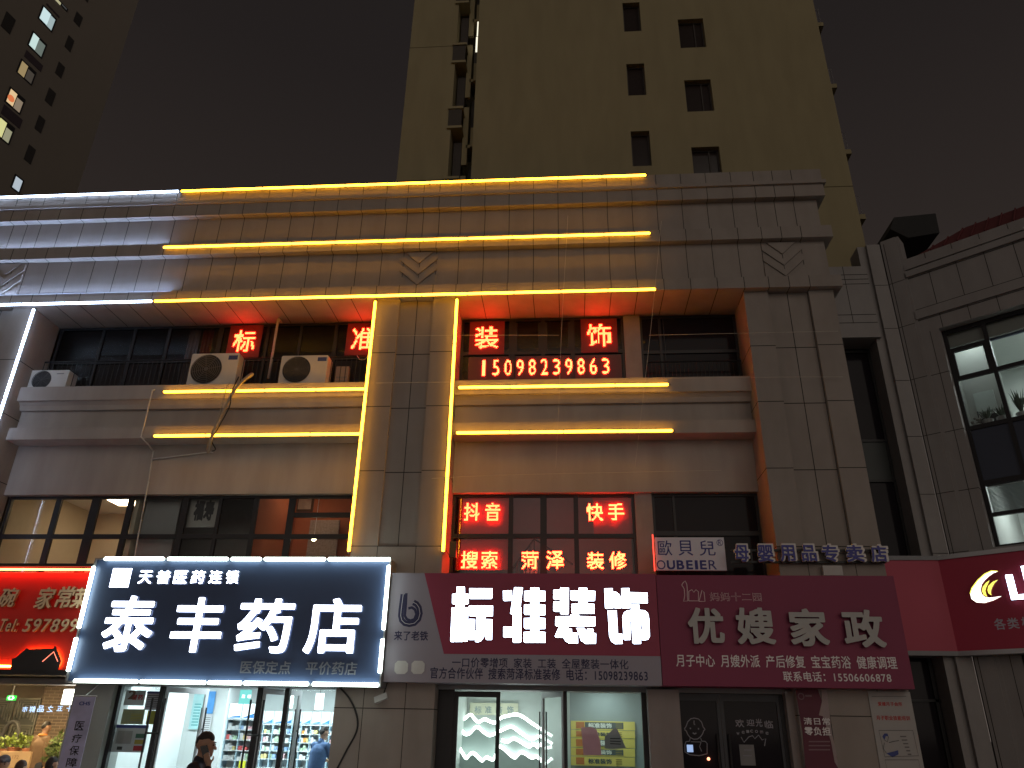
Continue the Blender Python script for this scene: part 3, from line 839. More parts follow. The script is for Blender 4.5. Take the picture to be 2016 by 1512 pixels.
for s_, bx, lb in (('抖', (914, 990, 944, 1025), 'first red LED character in the upper left pane on the second floor'),
                   ('音', (955, 990, 985, 1025), 'second red LED character in the upper left pane on the second floor'),
                   ('快', (1155, 991, 1187, 1025), 'first red LED character in the upper right pane on the second floor'),
                   ('手', (1197, 991, 1229, 1024), 'second red LED character in the upper right pane on the second floor'),
                   ('搜', (908, 1085, 940, 1119), 'first red LED character in the lower left pane beside the amber lit pilaster'),
                   ('索', (948, 1085, 979, 1119), 'second red LED character in the lower left pane beside the amber lit pilaster'),
                   ('菏', (1027, 1085, 1060, 1120), 'red LED character in front of the staircase, first of its pair'),
                   ('泽', (1076, 1085, 1110, 1120), 'red LED character in front of the staircase, second of its pair'),
                   ('装', (1156, 1087, 1188, 1120), 'first red LED character in the lower right pane above the red sign'),
                   ('修', (1200, 1086, 1233, 1120), 'second red LED character in the lower right pane beside the rendered pier')):
    led(s_, BX(*bx, YL), YL, lb, 18, 0.0108, 0.012, back=False, wt=0.014)
# red film hung behind the panes with characters
RFILM = mat('red_curtain', (0.42, 0.02, 0.02), 0.6, 0.1, 12)
for (l, t_, r_, b_, lb) in ((903, 970, 1002, 1052, 'red blind behind the upper left pane of the second floor window'),
                            (898, 1062, 1001, 1122, 'red blind behind the lower left pane of the second floor window'),
                            (1168, 970, 1244, 1052, 'red blind behind the upper right pane of the second floor window')):
    x0, x1, z0, z1 = BX(l, t_, r_, b_, YW + 0.12)
    b = MB(); b.box(x0, x1, 0, 0.015, z0, z1); o = b.build('red_blind', RFILM); o.location = (0, YW + 0.12, 0)
    tag(o, lb, 'blind', 'red blinds behind the LED characters')
# narrow red tube on the side of the pilaster and the pier
b = MB(); b.tube([(0, 0, 0), (0.0, 0, 0.72)], 0.012, 8); o = b.build('red_light_tube', em('red_tube', (1, 0.05, 0.03), 3.0)); o.location = at(1289, 1124, 0.1)
tag(o, 'thin red light tube beside the white blue lettered sign', 'light tube')
b = MB(); b.box(0, 0.14, 0, 0.1, 0, 0.32); o = b.build('meter_box', DARK); o.location = at(884, 1097, 0.35); tag(o, 'small dark box fixed on the side of the middle pilaster', 'box')

# ================================================================== shop signs
def sign(name, label, cat='sign'): return empty(name, (0, 0, 0), 0, label, cat)
def letters(parent, s, bx, Y, wt, n, m, depth=0.0, name='lettering', side=None, slant=0.0, mirror=False, yoff=-0.004):
    b = MB(); write(b, s, BX(*bx, Y), Y + yoff - depth, wt, n, depth, 0, 1 if side is not None else None, slant, mirror)
    return b.build(name, [m] if side is None else [m, side], parent)

# --- pharmacy sign
YP = -0.45
P0, P1 = px(163, 1222, YP), px(758, 1222, YP)
Pz0, Pz1 = pz(470, 1345, YP), pz(480, 1103, YP)
NAVY = mat('navy_panel', (0.055, 0.088, 0.185), 0.45, 0.06, 1.5)
sg = sign('pharmacy_sign', 'large dark blue pharmacy signboard framed by white light tubes')
b = MB(); b.box(P0, P1, YP, 0.5, Pz0, Pz1); b.build('board', NAVY, sg)
b = MB()
for a in ((P0 - 0.03, P0, Pz0 - 0.03, Pz1 + 0.03), (P1, P1 + 0.03, Pz0 - 0.03, Pz1 + 0.03), (P0, P1, Pz0 - 0.03, Pz0), (P0, P1, Pz1, Pz1 + 0.03)):
    b.box(a[0], a[1], YP - 0.05, 0.5, a[2], a[3])
b.build('sign_frame', GREYM, sg)
def ptube(a, bb):
    b = MB(); p, q = Vector(a), Vector(bb); b.tube([p, p + (q - p) * 0.01, p + (q - p) * 0.99, q], [0.025, 0.036, 0.036, 0.025], 10); b.build('border_tube', E_TUBE, sg, True)
YT = YP - 0.07
for x0, x1 in ((205, 322), (330, 448), (455, 513), (520, 640), (646, 768)):
    ptube((px(x0, 1104, YT), YT, Pz1 + 0.01), (px(x1, 1104, YT), YT, Pz1 + 0.01))
for x0, x1 in ((146, 271), (277, 405), (411, 476), (481, 608), (616, 746)):
    ptube((px(x0, 1339, YT), YT, Pz0 - 0.0), (px(x1, 1339, YT), YT, Pz0 - 0.0))
for X, sgn in ((P0 + 0.0, 0), (P1 - 0.0, 1)):
    ya, yb, yc, yd = (1115, 1237, 1256, 1322) if not sgn else (1113, 1240, 1258, 1325)
    xx = 180 if not sgn else 760
    ptube((X, YT, pz(xx, ya, YT)), (X, YT, pz(xx, yb, YT))); ptube((X, YT, pz(xx, yc, YT)), (X, YT, pz(xx, yd, YT)))
SIDE = mat('letter_side', (0.7, 0.72, 0.74), 0.5, 0.03)
YB = YP - 0.004
for ch, bx in (('泰', (208, 1174, 306, 1284)), ('丰', (342, 1177, 441, 1285)), ('药', (470, 1180, 578, 1286)), ('店', (604, 1179, 710, 1288))):
    letters(sg, ch, bx, YB, 0.019, 64, E_SIGN, 0.06, 'letter', SIDE)
for ch, bx in zip('天普医药连锁', ((276, 1124, 302, 1150), (311, 1124, 338, 1150), (345, 1124, 371, 1150), (379, 1124, 405, 1150), (414, 1124, 439, 1150), (447, 1124, 472, 1150))):
    letters(sg, ch, bx, YB, 0.018, 44, E_SIGN, 0.05, 'letter', SIDE)
x0, x1, z0, z1 = BX(219, 1119, 256, 1156, YB); b = MB(); b.box(x0, x1, YB, YP, z0, z1); b.build('emblem', E_SIGN, sg)
letters(sg, '医保定点  平价药店', (474, 1302, 703, 1328), YP, 0.010, 36, mat('grey_letters', (0.24, 0.27, 0.33), 0.5), 0.012)

# --- white and red decoration sign
YD = -0.34
D0, D1 = P1 + 0.035, px(1297, 1240, YD)
Dz0, Dz1 = pz(1030, 1346, YD), pz(1030, 1129, YD)
LAV = mat('white_sign_panel', (0.33, 0.305, 0.365), 0.5, 0.04, 1.2)
CRIM = mat('crimson_panel', (0.33, 0.04, 0.09), 0.5, 0.05, 1.2)
INK = mat('navy_ink', (0.03, 0.03, 0.085), 0.6)
sg = sign('decoration_sign', 'white and red shop signboard with four glowing white characters')
b = MB(); b.box(D0, D1, YD, 0.5, Dz0, Dz1); b.build('board', LAV, sg)
b = MB(); xa = px(836, 1124, YD); xb_ = px(874, 1286, YD); zr = pz(1030, 1289, YD)
b.prism([(xa, Dz1 - 0.0), (xb_, zr), (D1, zr), (D1, Dz1 - 0.0)], YD - 0.006, YD - 0.001); b.build('red_field', CRIM, sg)
YB = YD - 0.006
BLOCK = [   # heavy block lettering: every stroke group of each character as an outline
    (880, [[(118,58),(216,58),(218,142),(265,146),(262,258),(250,270),(212,270),(200,715),(190,728),(98,728),(106,272),(78,272),(63,258),(65,146),(116,142)],
           [(60,310),(104,314),(93,715),(84,730),(48,728),(42,710)], [(218,308),(258,312),(250,722),(207,724),(208,600)],
           [(274,76),(552,78),(550,195),(540,204),(285,204),(274,192)],
           [(268,290),(560,290),(558,414),(466,414),(462,600),(450,670),(415,718),(380,732),(345,728),(340,606),(358,590),(360,414),(280,414),(268,404)],
           [(268,450),(341,452),(335,704),(270,704),(260,694)], [(478,452),(552,456),(548,704),(482,704),(474,694)]]),
    (880, [[(684,104),(790,102),(794,225),(698,230),(686,218)], [(688,546),(796,544),(796,672),(702,676),(688,664)],
           [(822,64),(924,66),(896,302),(906,310),(904,725),(892,738),(814,738),(800,725),(804,392),(782,392),(772,378)],
           [(1020,66),(1122,68),(1124,106),(1196,110),(1196,234),(1122,236),(1122,272),(1196,276),(1196,402),(1122,402),(1122,436),(1196,440),(1196,570),(1122,572),(1122,606),(1196,610),(1198,738),(950,738),(936,726),(936,610),(1018,606),(1018,570),(955,570),(940,556),(940,440),(1018,438),(1018,398),(955,398),(940,384),(942,276),(1018,272),(1018,234),(958,234),(942,222),(944,110),(1018,106)]]),
    (1082, [[(130,68),(234,72),(232,382),(222,394),(144,394),(132,382),(130,360),(62,360),(46,346),(48,240),(130,238),(130,214),(62,214),(46,200),(48,96),(130,92)],
            [(356,70),(458,72),(458,104),(556,110),(552,222),(544,230),(462,230),(462,264),(546,268),(546,384),(284,384),(270,372),(268,268),(354,264),(354,226),(272,224),(256,210),(258,104),(356,104)],
            [(256,396),(358,398),(358,416),(556,422),(558,528),(548,540),(240,538),(222,566),(270,572),(272,614),(342,622),(346,745),(240,748),(195,720),(170,676),(80,674),(64,660),(118,540),(84,538),(70,524),(74,420),(254,416)],
            [(330,560),(426,560),(450,618),(458,570),(532,572),(534,618),(566,628),(564,750),(440,752),(385,715),(358,640)]]),
    (1082, [[(668,78),(768,76),(770,116),(815,122),(850,150),(868,190),(872,320),(802,322),(790,310),(786,240),(778,240),(776,318),(694,324),(678,312)],
            [(876,76),(970,74),(974,124),(1192,130),(1196,256),(982,254),(980,316),(895,320),(882,308)],
            [(710,346),(816,346),(832,628),(884,630),(888,752),(800,754),(755,725),(728,660)],
            [(996,272),(1090,272),(1094,340),(1160,346),(1198,380),(1212,440),(1222,660),(1200,700),(1150,710),(1122,704),(1118,580),(1130,575),(1124,478),(1108,476),(1114,752),(1030,754),(1012,740),(1000,478),(980,476),(984,704),(915,706),(904,694),(888,420),(910,370),(950,346),(994,342)]])]
for ox, groups in BLOCK:
    b = MB()
    for g_ in groups:
        o_ = [S(ox + x / 6.195, 1146 + y / 6.195, YB - 0.06) for x, y in g_]
        b.poly([(x, YB - 0.06, z) for x, z in o_], 0)
        for i in range(len(o_)):
            p_, q_ = o_[i], o_[(i + 1) % len(o_)]
            b.poly([(p_[0], YB - 0.06, p_[1]), (q_[0], YB - 0.06, q_[1]), (q_[0], YB, q_[1]), (p_[0], YB, p_[1])], 1)
    b.build('letter', [E_SIGN, SIDE], sg)
letters(sg, '一口价零增项 家装 工装 全屋整装一体化', (890, 1296, 1237, 1316), YD, 0.010, 30, INK)
letters(sg, '官方合作伙伴 搜索菏泽标准装修 电话：15098239863', (847, 1316, 1275, 1339), YD, 0.014, 30, INK)
letters(sg, '来了老铁', (776, 1242, 843, 1261), YD, 0.018, 30, INK)
def spath(pts, Y): return [S(x, y, Y) for x, y in pts]
b = MB()
lp = [(794, 1170), (792, 1185), (790, 1200), (789, 1212), (791, 1221), (797, 1227), (806, 1229), (816, 1227), (824, 1219), (827, 1208), (825, 1196), (820, 1189), (814, 1186)]
b.ribbon(spath(lp, YD), 0.105, YD - 0.004)
lp2 = [(803, 1214), (801, 1208), (803, 1202), (808, 1199), (814, 1201), (817, 1207), (815, 1214), (809, 1218), (803, 1214)]
b.ribbon(spath([(800, 1168), (799, 1190), (797, 1212), (801, 1219), (808, 1222), (816, 1219), (820, 1209), (817, 1200), (811, 1196), (804, 1198)], YD), 0.05, YD - 0.005)
b.build('logo', INK, sg)
b = MB(); b.ribbon(spath(lp, YD), 0.009, YD - 0.007); b.build('logo_line', mat('white_line', (0.7, 0.68, 0.7), 0.5), sg)
for bx in ((777, 1301, 803, 1327), (810, 1301, 836, 1327)):
    x0, x1, z0, z1 = BX(*bx, YD); b = MB(); c = 0.05
    b.prism([(x0 + c, z0), (x1 - c, z0), (x1, z0 + c), (x1, z1 - c), (x1 - c, z1), (x0 + c, z1), (x0, z1 - c), (x0, z0 + c)], YD - 0.008, YD - 0.001); b.build('blank_badge', mat('pale_badge', (0.62, 0.61, 0.6), 0.5), sg)

# --- dark red household service sign
YR = -0.36
R0, R1 = D1 + 0.01, px(1779, 1240, YR)
Rz0, Rz1 = pz(1540, 1353, YR), pz(1540, 1133, YR)
WINE = mat('wine_panel', (0.24, 0.030, 0.082), 0.55, 0.08, 1.0)
LG = mat('grey_letter_face', (0.42, 0.41, 0.40), 0.35, 0.04, 2)
WL = mat('white_print_letters', (0.80, 0.76, 0.77), 0.5)
sg = sign('wine_red_sign', 'wide dark red unlit signboard with grey raised characters and phone number')
b = MB(); b.box(R0, R1, YR, 0.4, Rz0, Rz1); b.build('board', WINE, sg)
for ch, bx in (('优', (1354, 1197, 1424, 1268)), ('嫂', (1449, 1197, 1523, 1269)), ('家', (1553, 1199, 1628, 1273)), ('政', (1658, 1201, 1738, 1275))):
    letters(sg, ch, bx, YR - 0.05, 0.030, 56, LG, 0.05, 'letter', mat('letter_chrome', (0.4, 0.4, 0.4), 0.15, metal=1.0))
letters(sg, '月子中心 月嫂外派 产后修复 宝宝药浴 健康调理', (1331, 1290, 1765, 1315), YR, 0.012, 34, WL)
letters(sg, '联系电话：15506606878', (1542, 1323, 1754, 1343), YR, 0.012, 32, WL)
OUTL = mat('outline_print', (0.72, 0.52, 0.54), 0.5)
letters(sg, '妈妈十二园', (1397, 1166, 1500, 1184), YR, 0.016, 36, OUTL)
letters(sg, '妈妈十二园', (1397, 1166, 1500, 1184), YR, -0.012, 36, WINE, yoff=-0.008)
b = MB()
b.ribbon(spath([(1342, 1152), (1345, 1147), (1349, 1144), (1352, 1150), (1353, 1160), (1353, 1172), (1354, 1183), (1346, 1184), (1348, 1172), (1347, 1160), (1345, 1156), (1342, 1152)], YR), 0.014, YR - 0.004)
b.ribbon(spath([(1356, 1183), (1356, 1164), (1362, 1161), (1366, 1166), (1370, 1161), (1375, 1165), (1375, 1183), (1356, 1183)], YR), 0.014, YR - 0.004)
b.ribbon(spath([(1376, 1184), (1382, 1162), (1386, 1166), (1388, 1184), (1376, 1184)], YR), 0.014, YR - 0.004)
b.build('logo', OUTL, sg)

# --- white board with blue lettering
YO = 0.15
sg = sign('white_name_board', 'small white board with blue characters and latin lettering above the dark red sign')
x0, x1, z0, z1 = BX(1291, 1058, 1428, 1123, YO)
b = MB(); b.box(x0, x1, YO, YO + 0.06, z0, z1); b.build('board', mat('white_board', (0.72, 0.70, 0.78), 0.5, 0.04), sg)
BLUE = mat('royal_blue', (0.03, 0.03, 0.22), 0.5)
for ch, bx in (('歐', (1295, 1064, 1323, 1094)), ('貝', (1335, 1064, 1364, 1094)), ('兒', (1376, 1064, 1408, 1094))): letters(sg, ch, bx, YO, 0.003, 34, BLUE)
for ch, bx in zip('OUBEIER', ((1293, 1103, 1310, 1121), (1313, 1103, 1329, 1121), (1332, 1103, 1347, 1121), (1351, 1103, 1364, 1121), (1368, 1103, 1374, 1121), (1378, 1103, 1391, 1121), (1395, 1103, 1411, 1121))):
    letters(sg, ch, bx, YO, 0.03 if ch in 'UBEI' else 0.0, 32, BLUE)
letters(sg, 'R', (1414, 1064, 1420, 1073), YO, 0.0, 24, BLUE)
c = S(1417, 1068.5, YO); b = MB(); b.ribbon([(c[0] + 0.058 * math.cos(q * math.pi / 12), c[1] + 0.058 * math.sin(q * math.pi / 12)) for q in range(24)], 0.010, YO - 0.004, closed=True); b.build('registered_ring', BLUE, sg)
# --- raised blue letters
YQ = -0.12
sg = sign('raised_blue_lettering', 'row of raised blue characters with white edges across the corner pilaster')
for ch, bx in zip('母婴用品专卖店', ((1446, 1073, 1474, 1106), (1492, 1073, 1522, 1106), (1536, 1073, 1565, 1105), (1578, 1073, 1607, 1105), (1618, 1073, 1650, 1106), (1666, 1073, 1700, 1106), (1714, 1074, 1746, 1106))):
    letters(sg, ch, (bx[0] - 1.5, bx[1] - 1.5, bx[2] + 1.5, bx[3] + 1.5), YQ, 0.060, 36, mat('letter_rim', (0.70, 0.66, 0.64), 0.5), 0.07, 'letter_back', None)
    letters(sg, ch, bx, YQ - 0.08, 0.022, 36, mat('blue_face', (0.03, 0.028, 0.26), 0.4), 0.0, 'letter')
b = MB()
for yy in (1083, 1106):
    b.box(px(1440, yy, YQ), px(1745, yy, YQ), YQ + 0.02, YQ + 0.05, pz(1590, yy, YQ) - 0.02, pz(1590, yy, YQ) + 0.02)
for xx in (1480, 1600, 1720): b.box(px(xx, 1090, YQ) - 0.015, px(xx, 1090, YQ) + 0.015, YQ + 0.03, 0.05, pz(1590, 1106, YQ), pz(1590, 1080, YQ))
b.build('rail', DARK, sg)
x0, x1, z0, z1 = BX(1619, 1120, 1657, 1134, -0.05)
b = MB(); b.box(0, x1 - x0, 0, 0.1, 0, z1 - z0 + 0.05); o = b.build('junction_box', mat('box_grey', (0.5, 0.48, 0.46), 0.5)); o.location = (x0, -0.12, z0); tag(o, 'pale junction box on the corner pilaster under the blue letters', 'box')

# --- restaurant sign, far left
YA = -0.30
A0, A1 = -18.5, P0 - 0.06
Az0, Az1 = pz(60, 1318, YA), pz(90, 1127, YA)
sg = sign('restaurant_sign', 'glowing red restaurant signboard with gold characters and dark roof silhouette')
REDB = mat('red_sign_panel', (0.55, 0.030, 0.022), 0.4, 0.05, 1.0)
b = MB(); b.box(A0, A1, YA, 0.5, Az0, Az1); b.build('board', REDB, sg)
GOLD = mat('gold_letter', (0.80, 0.60, 0.38), 0.4, 0.05)
GOLDS = mat('gold_letter_side', (0.30, 0.12, 0.05), 0.5)
for ch, bx in (('碗', (0, 1158, 33, 1196)), ('家', (73, 1157, 106, 1200)), ('常', (112, 1155, 144, 1198)), ('菜', (144, 1158, 174, 1198))):
    letters(sg, ch, bx, YA - 0.06, 0.020, 44, GOLD, 0.06, 'letter', GOLDS, 0.18)
letters(sg, 'Tel:', (1, 1219, 37, 1244), YA - 0.05, 0.012, 44, GOLD, 0.05, 'lettering', GOLDS, 0.15)
letters(sg, '5978999', (49, 1219, 172, 1245), YA - 0.05, 0.012, 44, GOLD, 0.05, 'lettering', GOLDS, 0.15)
b = MB()
ro = [(26, 1320), (29, 1298), (36, 1295), (58, 1277), (61, 1279), (110, 1277), (113, 1273), (124, 1302), (119, 1314), (117, 1320)]
b.prism(spath(ro, YA), YA - 0.08, YA - 0.045); b.build('roof_silhouette', mat('black_cutout', (0.03, 0.028, 0.03), 0.6), sg)
b = MB(); b.tube([Vector((x, YA - 0.082, z)) for x, z in spath([(89, 1303), (111, 1284), (119, 1303)], YA)], 0.008, 6); b.build('roof_line', em('pink_line', (1, 0.25, 0.15), 2), sg)
E_OR = em('orange_backlight', (1.0, 0.32, 0.05), 34.0)
b = MB(); b.tube([Vector((x, YA - 0.022, z)) for x, z in spath([(34, 1318), (36, 1299), (58, 1281), (110, 1281), (119, 1302), (113, 1314)], YA)], 0.02, 8); b.build('roof_backlight', E_OR, sg)
b = MB(); b.tube([(A0, YA - 0.04, Az0 + 0.05), (px(22, 1316, YA), YA - 0.04, Az0 + 0.05)], 0.018, 8); b.build('lower_backlight', E_OR, sg)
b = MB(); b.tube([(A0, YA - 0.10, Az1 + 0.04), (A1 - 0.05, YA - 0.10, Az1 + 0.04)], 0.022, 8); b.build('upper_light_tube', em('red_neon', (1.0, 0.085, 0.03), 22.0), sg)
b = MB()
b.box(A0, A1, YA - 0.16, YA, Az1 + 0.09, Az1 + 0.15); b.box(A0, A1, YA - 0.09, 0.4, Az0 - 0.10, Az0 - 0.01)
b.build('sign_frame', DARK, sg)

# ================================================================== shop fronts at street level
YG = 0.45
Z_H = pz(450, 1353, YG)            # head of the shop doors
Q0, Q1 = px(233, 1365, YG), -4.42
b = MB()
b.box(-9.72, Q0, 0.25, 0.9, 0, 2.52); 
o = b.build('wall', mat('grey_green_wall', (0.30, 0.32, 0.31), 0.6, 0.06, 2.0, stain=0.2), BLK)
mb = MB(); mb.box(-26, -4.42, 0.3, 0.9, Z_H, 2.55); mb.box(-2.54, 4.04, 0.3, 0.9, 2.46, 2.56); mb.build('lintel', GREYM, BLK)
mb = MB(); mb.box(-26, 6.02, 0.9, 8.6, 4.30, 4.42); mb.build('floor_slab', STUCCO2, BLK)

LEAF_FR = mat('satin_frame', (0.50, 0.51, 0.53), 0.4, 0.05)
def leaf(x, y, rz, wd, h, frame_m=LEAF_FR, st=0.07, name='glass_door', handle=True, label=None):
    """one glazed door leaf hinged at x, y"""
    piv = empty(name, (x, y, 0.02), rz); piv.parent = BLK
    m = MB(); d = 0.045
    m.box(0, st, -d / 2, d / 2, 0, h); m.box(wd - st, wd, -d / 2, d / 2, 0, h); m.box(st, wd - st, -d / 2, d / 2, 0, 0.12); m.box(st, wd - st, -d / 2, d / 2, h - 0.1, h)
    m.build('door_frame', frame_m, piv)
    m = MB(); m.poly([(st, 0, 0.12), (wd - st, 0, 0.12), (wd - st, 0, h - 0.1), (st, 0, h - 0.1)]); m.build('pane', CLEAR, piv)
    if handle:
        m = MB()
        for s in (-1, 1):
            m.tube([(wd - st / 2, s * 0.07, 0.55), (wd - st / 2, s * 0.07, h - 0.35)], 0.016, 8)
        for z in (0.8, h - 0.75): m.tube([(wd - st / 2, -0.07, z), (wd - st / 2, 0.07, z)], 0.012, 6)
        m.build('handle', DARK, piv)
    return piv
def mullion(x, z1, wd=0.09, y=YG, m=FRAME):
    b = MB(); b.box(x - wd / 2, x + wd / 2, y - 0.05, y + 0.05, 0, z1); return b.build('door_post', m, BLK)
def pane(x0, x1, z0, z1, y, m=CLEAR):
    b = MB(); b.poly([(x0, y, z0), (x1, y, z0), (x1, y, z1), (x0, y, z1)]); return b.build('pane', m, BLK)
# pharmacy
xm1, xm2, xm3 = px(321, 1362, YG), px(513, 1364, YG), px(567, 1365, YG)
for x in (Q0 + 0.03, xm1, xm2, xm3): mullion(x, Z_H)
pane(Q0, xm1, 0.1, Z_H, YG); pane(xm3, Q1, 0.1, Z_H, YG)
leaf(xm1 + 0.05, YG, rad(62), 1.0, Z_H - 0.03)
leaf(xm2 + 0.05, YG, rad(62), 1.0, Z_H - 0.03)
def bar_handle(x, z1):
    b = MB()
    for dx in (-0.13, 0.13):
        b.tube([(x + dx, YG - 0.10, 0.6), (x + dx, YG - 0.10, z1)], 0.02, 8)
    for z in (z1 - 0.62,): b.tube([(x - 0.13, YG - 0.10, z), (x + 0.13, YG - 0.10, z)], 0.018, 8); b.tube([(x, YG - 0.10, z), (x, YG, z)], 0.015, 8)
    b.build('handle', DARK, BLK)
bar_handle(xm1, Z_H - 0.22); bar_handle(xm2, Z_H - 0.22)
# the pharmacy room
CW = mat('cool_white_wall', (0.74, 0.78, 0.78), 0.6, 0.03)
ROOMY = 7.6
def room(x0, x1, y0, y1, h, m, cm=None, name='room'):
    b = MB(); b.box(x0 - 0.08, x0, y0, y1, 0, h); b.build('side_wall', m, BLK)
    b = MB(); b.box(x1, x1 + 0.08, y0, y1, 0, h); b.build('side_wall', m, BLK)
    b = MB(); b.box(x0 - 0.08, x1 + 0.08, y1, y1 + 0.1, 0, h); b.build('back_wall', m, BLK)
    b = MB(); b.box(x0, x1, y0, y1, h, h + 0.08); b.build('ceiling', cm or WHITE, BLK)
    b = MB(); b.box(x0, x1, y0 - 0.3, y1, 0.004, 0.02); b.build('floor', mat('tile_floor', (0.5, 0.5, 0.48), 0.3, 0.05), BLK)
room(Q0 - 0.3, -4.1, 0.55, ROOMY, 2.86, CW)
for i, x in enumerate((-8.4, -6.9, -5.4)):
    for j, y in enumerate((1.6, 3.6, 5.6)):
        lamp('ceiling_lamp', x - 0.45, x + 0.45, y - 0.3, y + 0.3, 2.80, E_BRT, 'white square ceiling panel lamp inside the pharmacy', 'ceiling lamp', 'ceiling panels in the pharmacy')
# shelving with medicine
SHW = mat('shelf_white', (0.68, 0.72, 0.74), 0.5, 0.03)
BOXC = [mat('carton_white', (0.78, 0.79, 0.80), 0.5), mat('carton_blue', (0.28, 0.42, 0.66), 0.5), mat('carton_green', (0.42, 0.58, 0.40), 0.5), mat('carton_yellow', (0.75, 0.62, 0.28), 0.5),
        mat('carton_red', (0.50, 0.08, 0.08), 0.5), mat('carton_pink', (0.70, 0.42, 0.45), 0.5), mat('carton_orange', (0.72, 0.32, 0.08), 0.5)]
BN = ['white', 'blue', 'green', 'yellow', 'red', 'pink', 'orange']
MSH = []
for i, m in enumerate(BOXC):
    b = MB(); b.box(-0.5, 0.5, 0, 1, 0, 1); b.box(-0.42, 0.42, -0.01, 0.0, 0.55, 0.72)
    o = b.build('medicine_box', [m]); MSH.append(o.data); bpy.data.objects.remove(o)
def medicine(x, y, z, wd, d, h, ci, where):
    o = bpy.data.objects.new('medicine_box', MSH[ci]); COL.objects.link(o); o.location = (x, y, z); o.scale = (wd, d, h)
    tag(o, f'{BN[ci]} medicine box {where}', 'medicine box', f'{BN[ci]} medicine boxes {where}')
def shelf_unit(name, label, x0, x1, y, dep, z_list, cols, where, ztop, adverts):
    t = empty(name, (0, 0, 0), 0, label, 'shelf unit')
    b = MB(); b.box(x0, x1, y + dep, y + dep + 0.02, 0, ztop); b.build('back_board', SHW, t)
    b = MB()
    for i in range(cols + 1):
        x = x0 + (x1 - x0) * i / cols; b.box(x - 0.012, x + 0.012, y + 0.004, y + dep, 0, ztop)
    b.build('upright', mat('shelf_upright', (0.42, 0.58, 0.68), 0.5), t)
    for z in z_list:
        b = MB(); b.box(x0, x1, y, y + dep, z - 0.02, z); b.build('shelf', SHW, t)
    for i in range(cols):
        a, c = x0 + (x1 - x0) * i / cols + 0.02, x0 + (x1 - x0) * (i + 1) / cols - 0.02
        for k, z in enumerate(z_list[:-1]):
            if z < 0.9: continue
            x = a; gap = z_list[k + 1] - z
            hue = random.choice([0, 0, 2, 3, 5, 1])
            while x < c - 0.05:
                wd = random.uniform(0.05, 0.11)
                if x + wd > c: break
                medicine(x + wd / 2, y + 0.03, z + 0.001, wd - 0.008, 0.12, gap * random.uniform(0.3, 0.68), random.choice([0, hue, random.randrange(7)]), where)
                x += wd
    for i in range(adverts):
        a, c = x0 + (x1 - x0) * i / adverts + 0.015, x0 + (x1 - x0) * (i + 1) / adverts - 0.015
        z = z_list[-1]
        b = MB(); b.box(a, c, y - 0.01, y + 0.1, z + 0.02, ztop); b.build('light_box', em('advert_box', (0.80, 0.95, 1.0), 1.6), t)
        b = MB(); b.poly([(a, y - 0.013, z + 0.03), (c, y - 0.013, z + 0.03), (c, y - 0.013, z + 0.08 + 0.05 * (i % 2)), (a + 0.1, y - 0.013, z + 0.06)]); b.build('advert_band', mat('advert_blue', (0.05, 0.25, 0.6), 0.4), t)
    return t
ys = 6.6
sx0, sx1 = px(500, 1430, ys), px(668, 1430, ys)
zrow = [pz(600, y, ys) for y in (1512, 1495, 1479, 1462, 1445, 1427)]
shelf_unit('medicine_shelf', 'long white wall shelf packed with medicine at the back of the pharmacy', sx0, sx1, ys, 0.3, [z for z in zrow], 9, 'on the long back shelf of the pharmacy', pz(600, 1401, ys), 9)
ys2 = 3.6
sx0b, sx1b = px(444, 1440, ys2), px(497, 1440, ys2)
shelf_unit('medicine_shelf', 'nearer white shelf with large boxes beside the pharmacy door handle', sx0b, sx1b, ys2, 0.3, [pz(470, y, ys2) for y in (1512, 1496, 1477, 1456, 1436, 1416)], 2, 'on the nearer shelf beside the pharmacy door', pz(470, 1385, ys2), 2)
# hanging lamps and the air duct band over the long shelf
t = empty('hanging_light_box', tuple(at(629, 1381, 5.0)), 0, 'glowing white hanging light box over the customer in blue', 'lamp')
b = MB(); b.box(-0.09, 0.09, -0.05, 0.05, -0.19, 0.19); b.build('shade', em('lantern', (0.85, 0.98, 1.0), 3.0), t)
b = MB(); b.tube([(0, 0, 0.19), (0, 0, 2.86 - t.location.z)], 0.006, 6); b.build('cord', DARK, t)
t = empty('hanging_light_box', tuple(at(572, 1378, 5.0)), 0, 'glowing white hanging light box close to the pharmacy door post', 'lamp')
b = MB(); b.box(-0.06, 0.06, -0.05, 0.05, -0.19, 0.19); b.build('shade', MATS['lantern'], t)
b = MB(); b.tube([(0, 0, 0.19), (0, 0, 2.86 - t.location.z)], 0.006, 6); b.build('cord', DARK, t)
x0, x1, z0, z1 = BX(471, 1358, 494, 1386, 2.4)
t = empty('hanging_poster', (0, 0, 0), 0, 'turquoise hanging poster with white marks inside the pharmacy', 'poster')
b = MB(); b.box(x0, x1, 2.4, 2.41, z0, z1); b.build('sheet', em('turquoise_self_lit', (0.25, 0.85, 0.80), 0.9), t)  # sheet glows by itself, brightness put into its emissive colour
b = MB(); b.box(x0 + 0.06, x0 + 0.13, 2.394, 2.4, z0 + 0.12, z1 - 0.1); b.box(x0 + 0.19, x0 + 0.26, 2.394, 2.4, z0 + 0.12, z1 - 0.1); b.build('marks', WHITE, t)
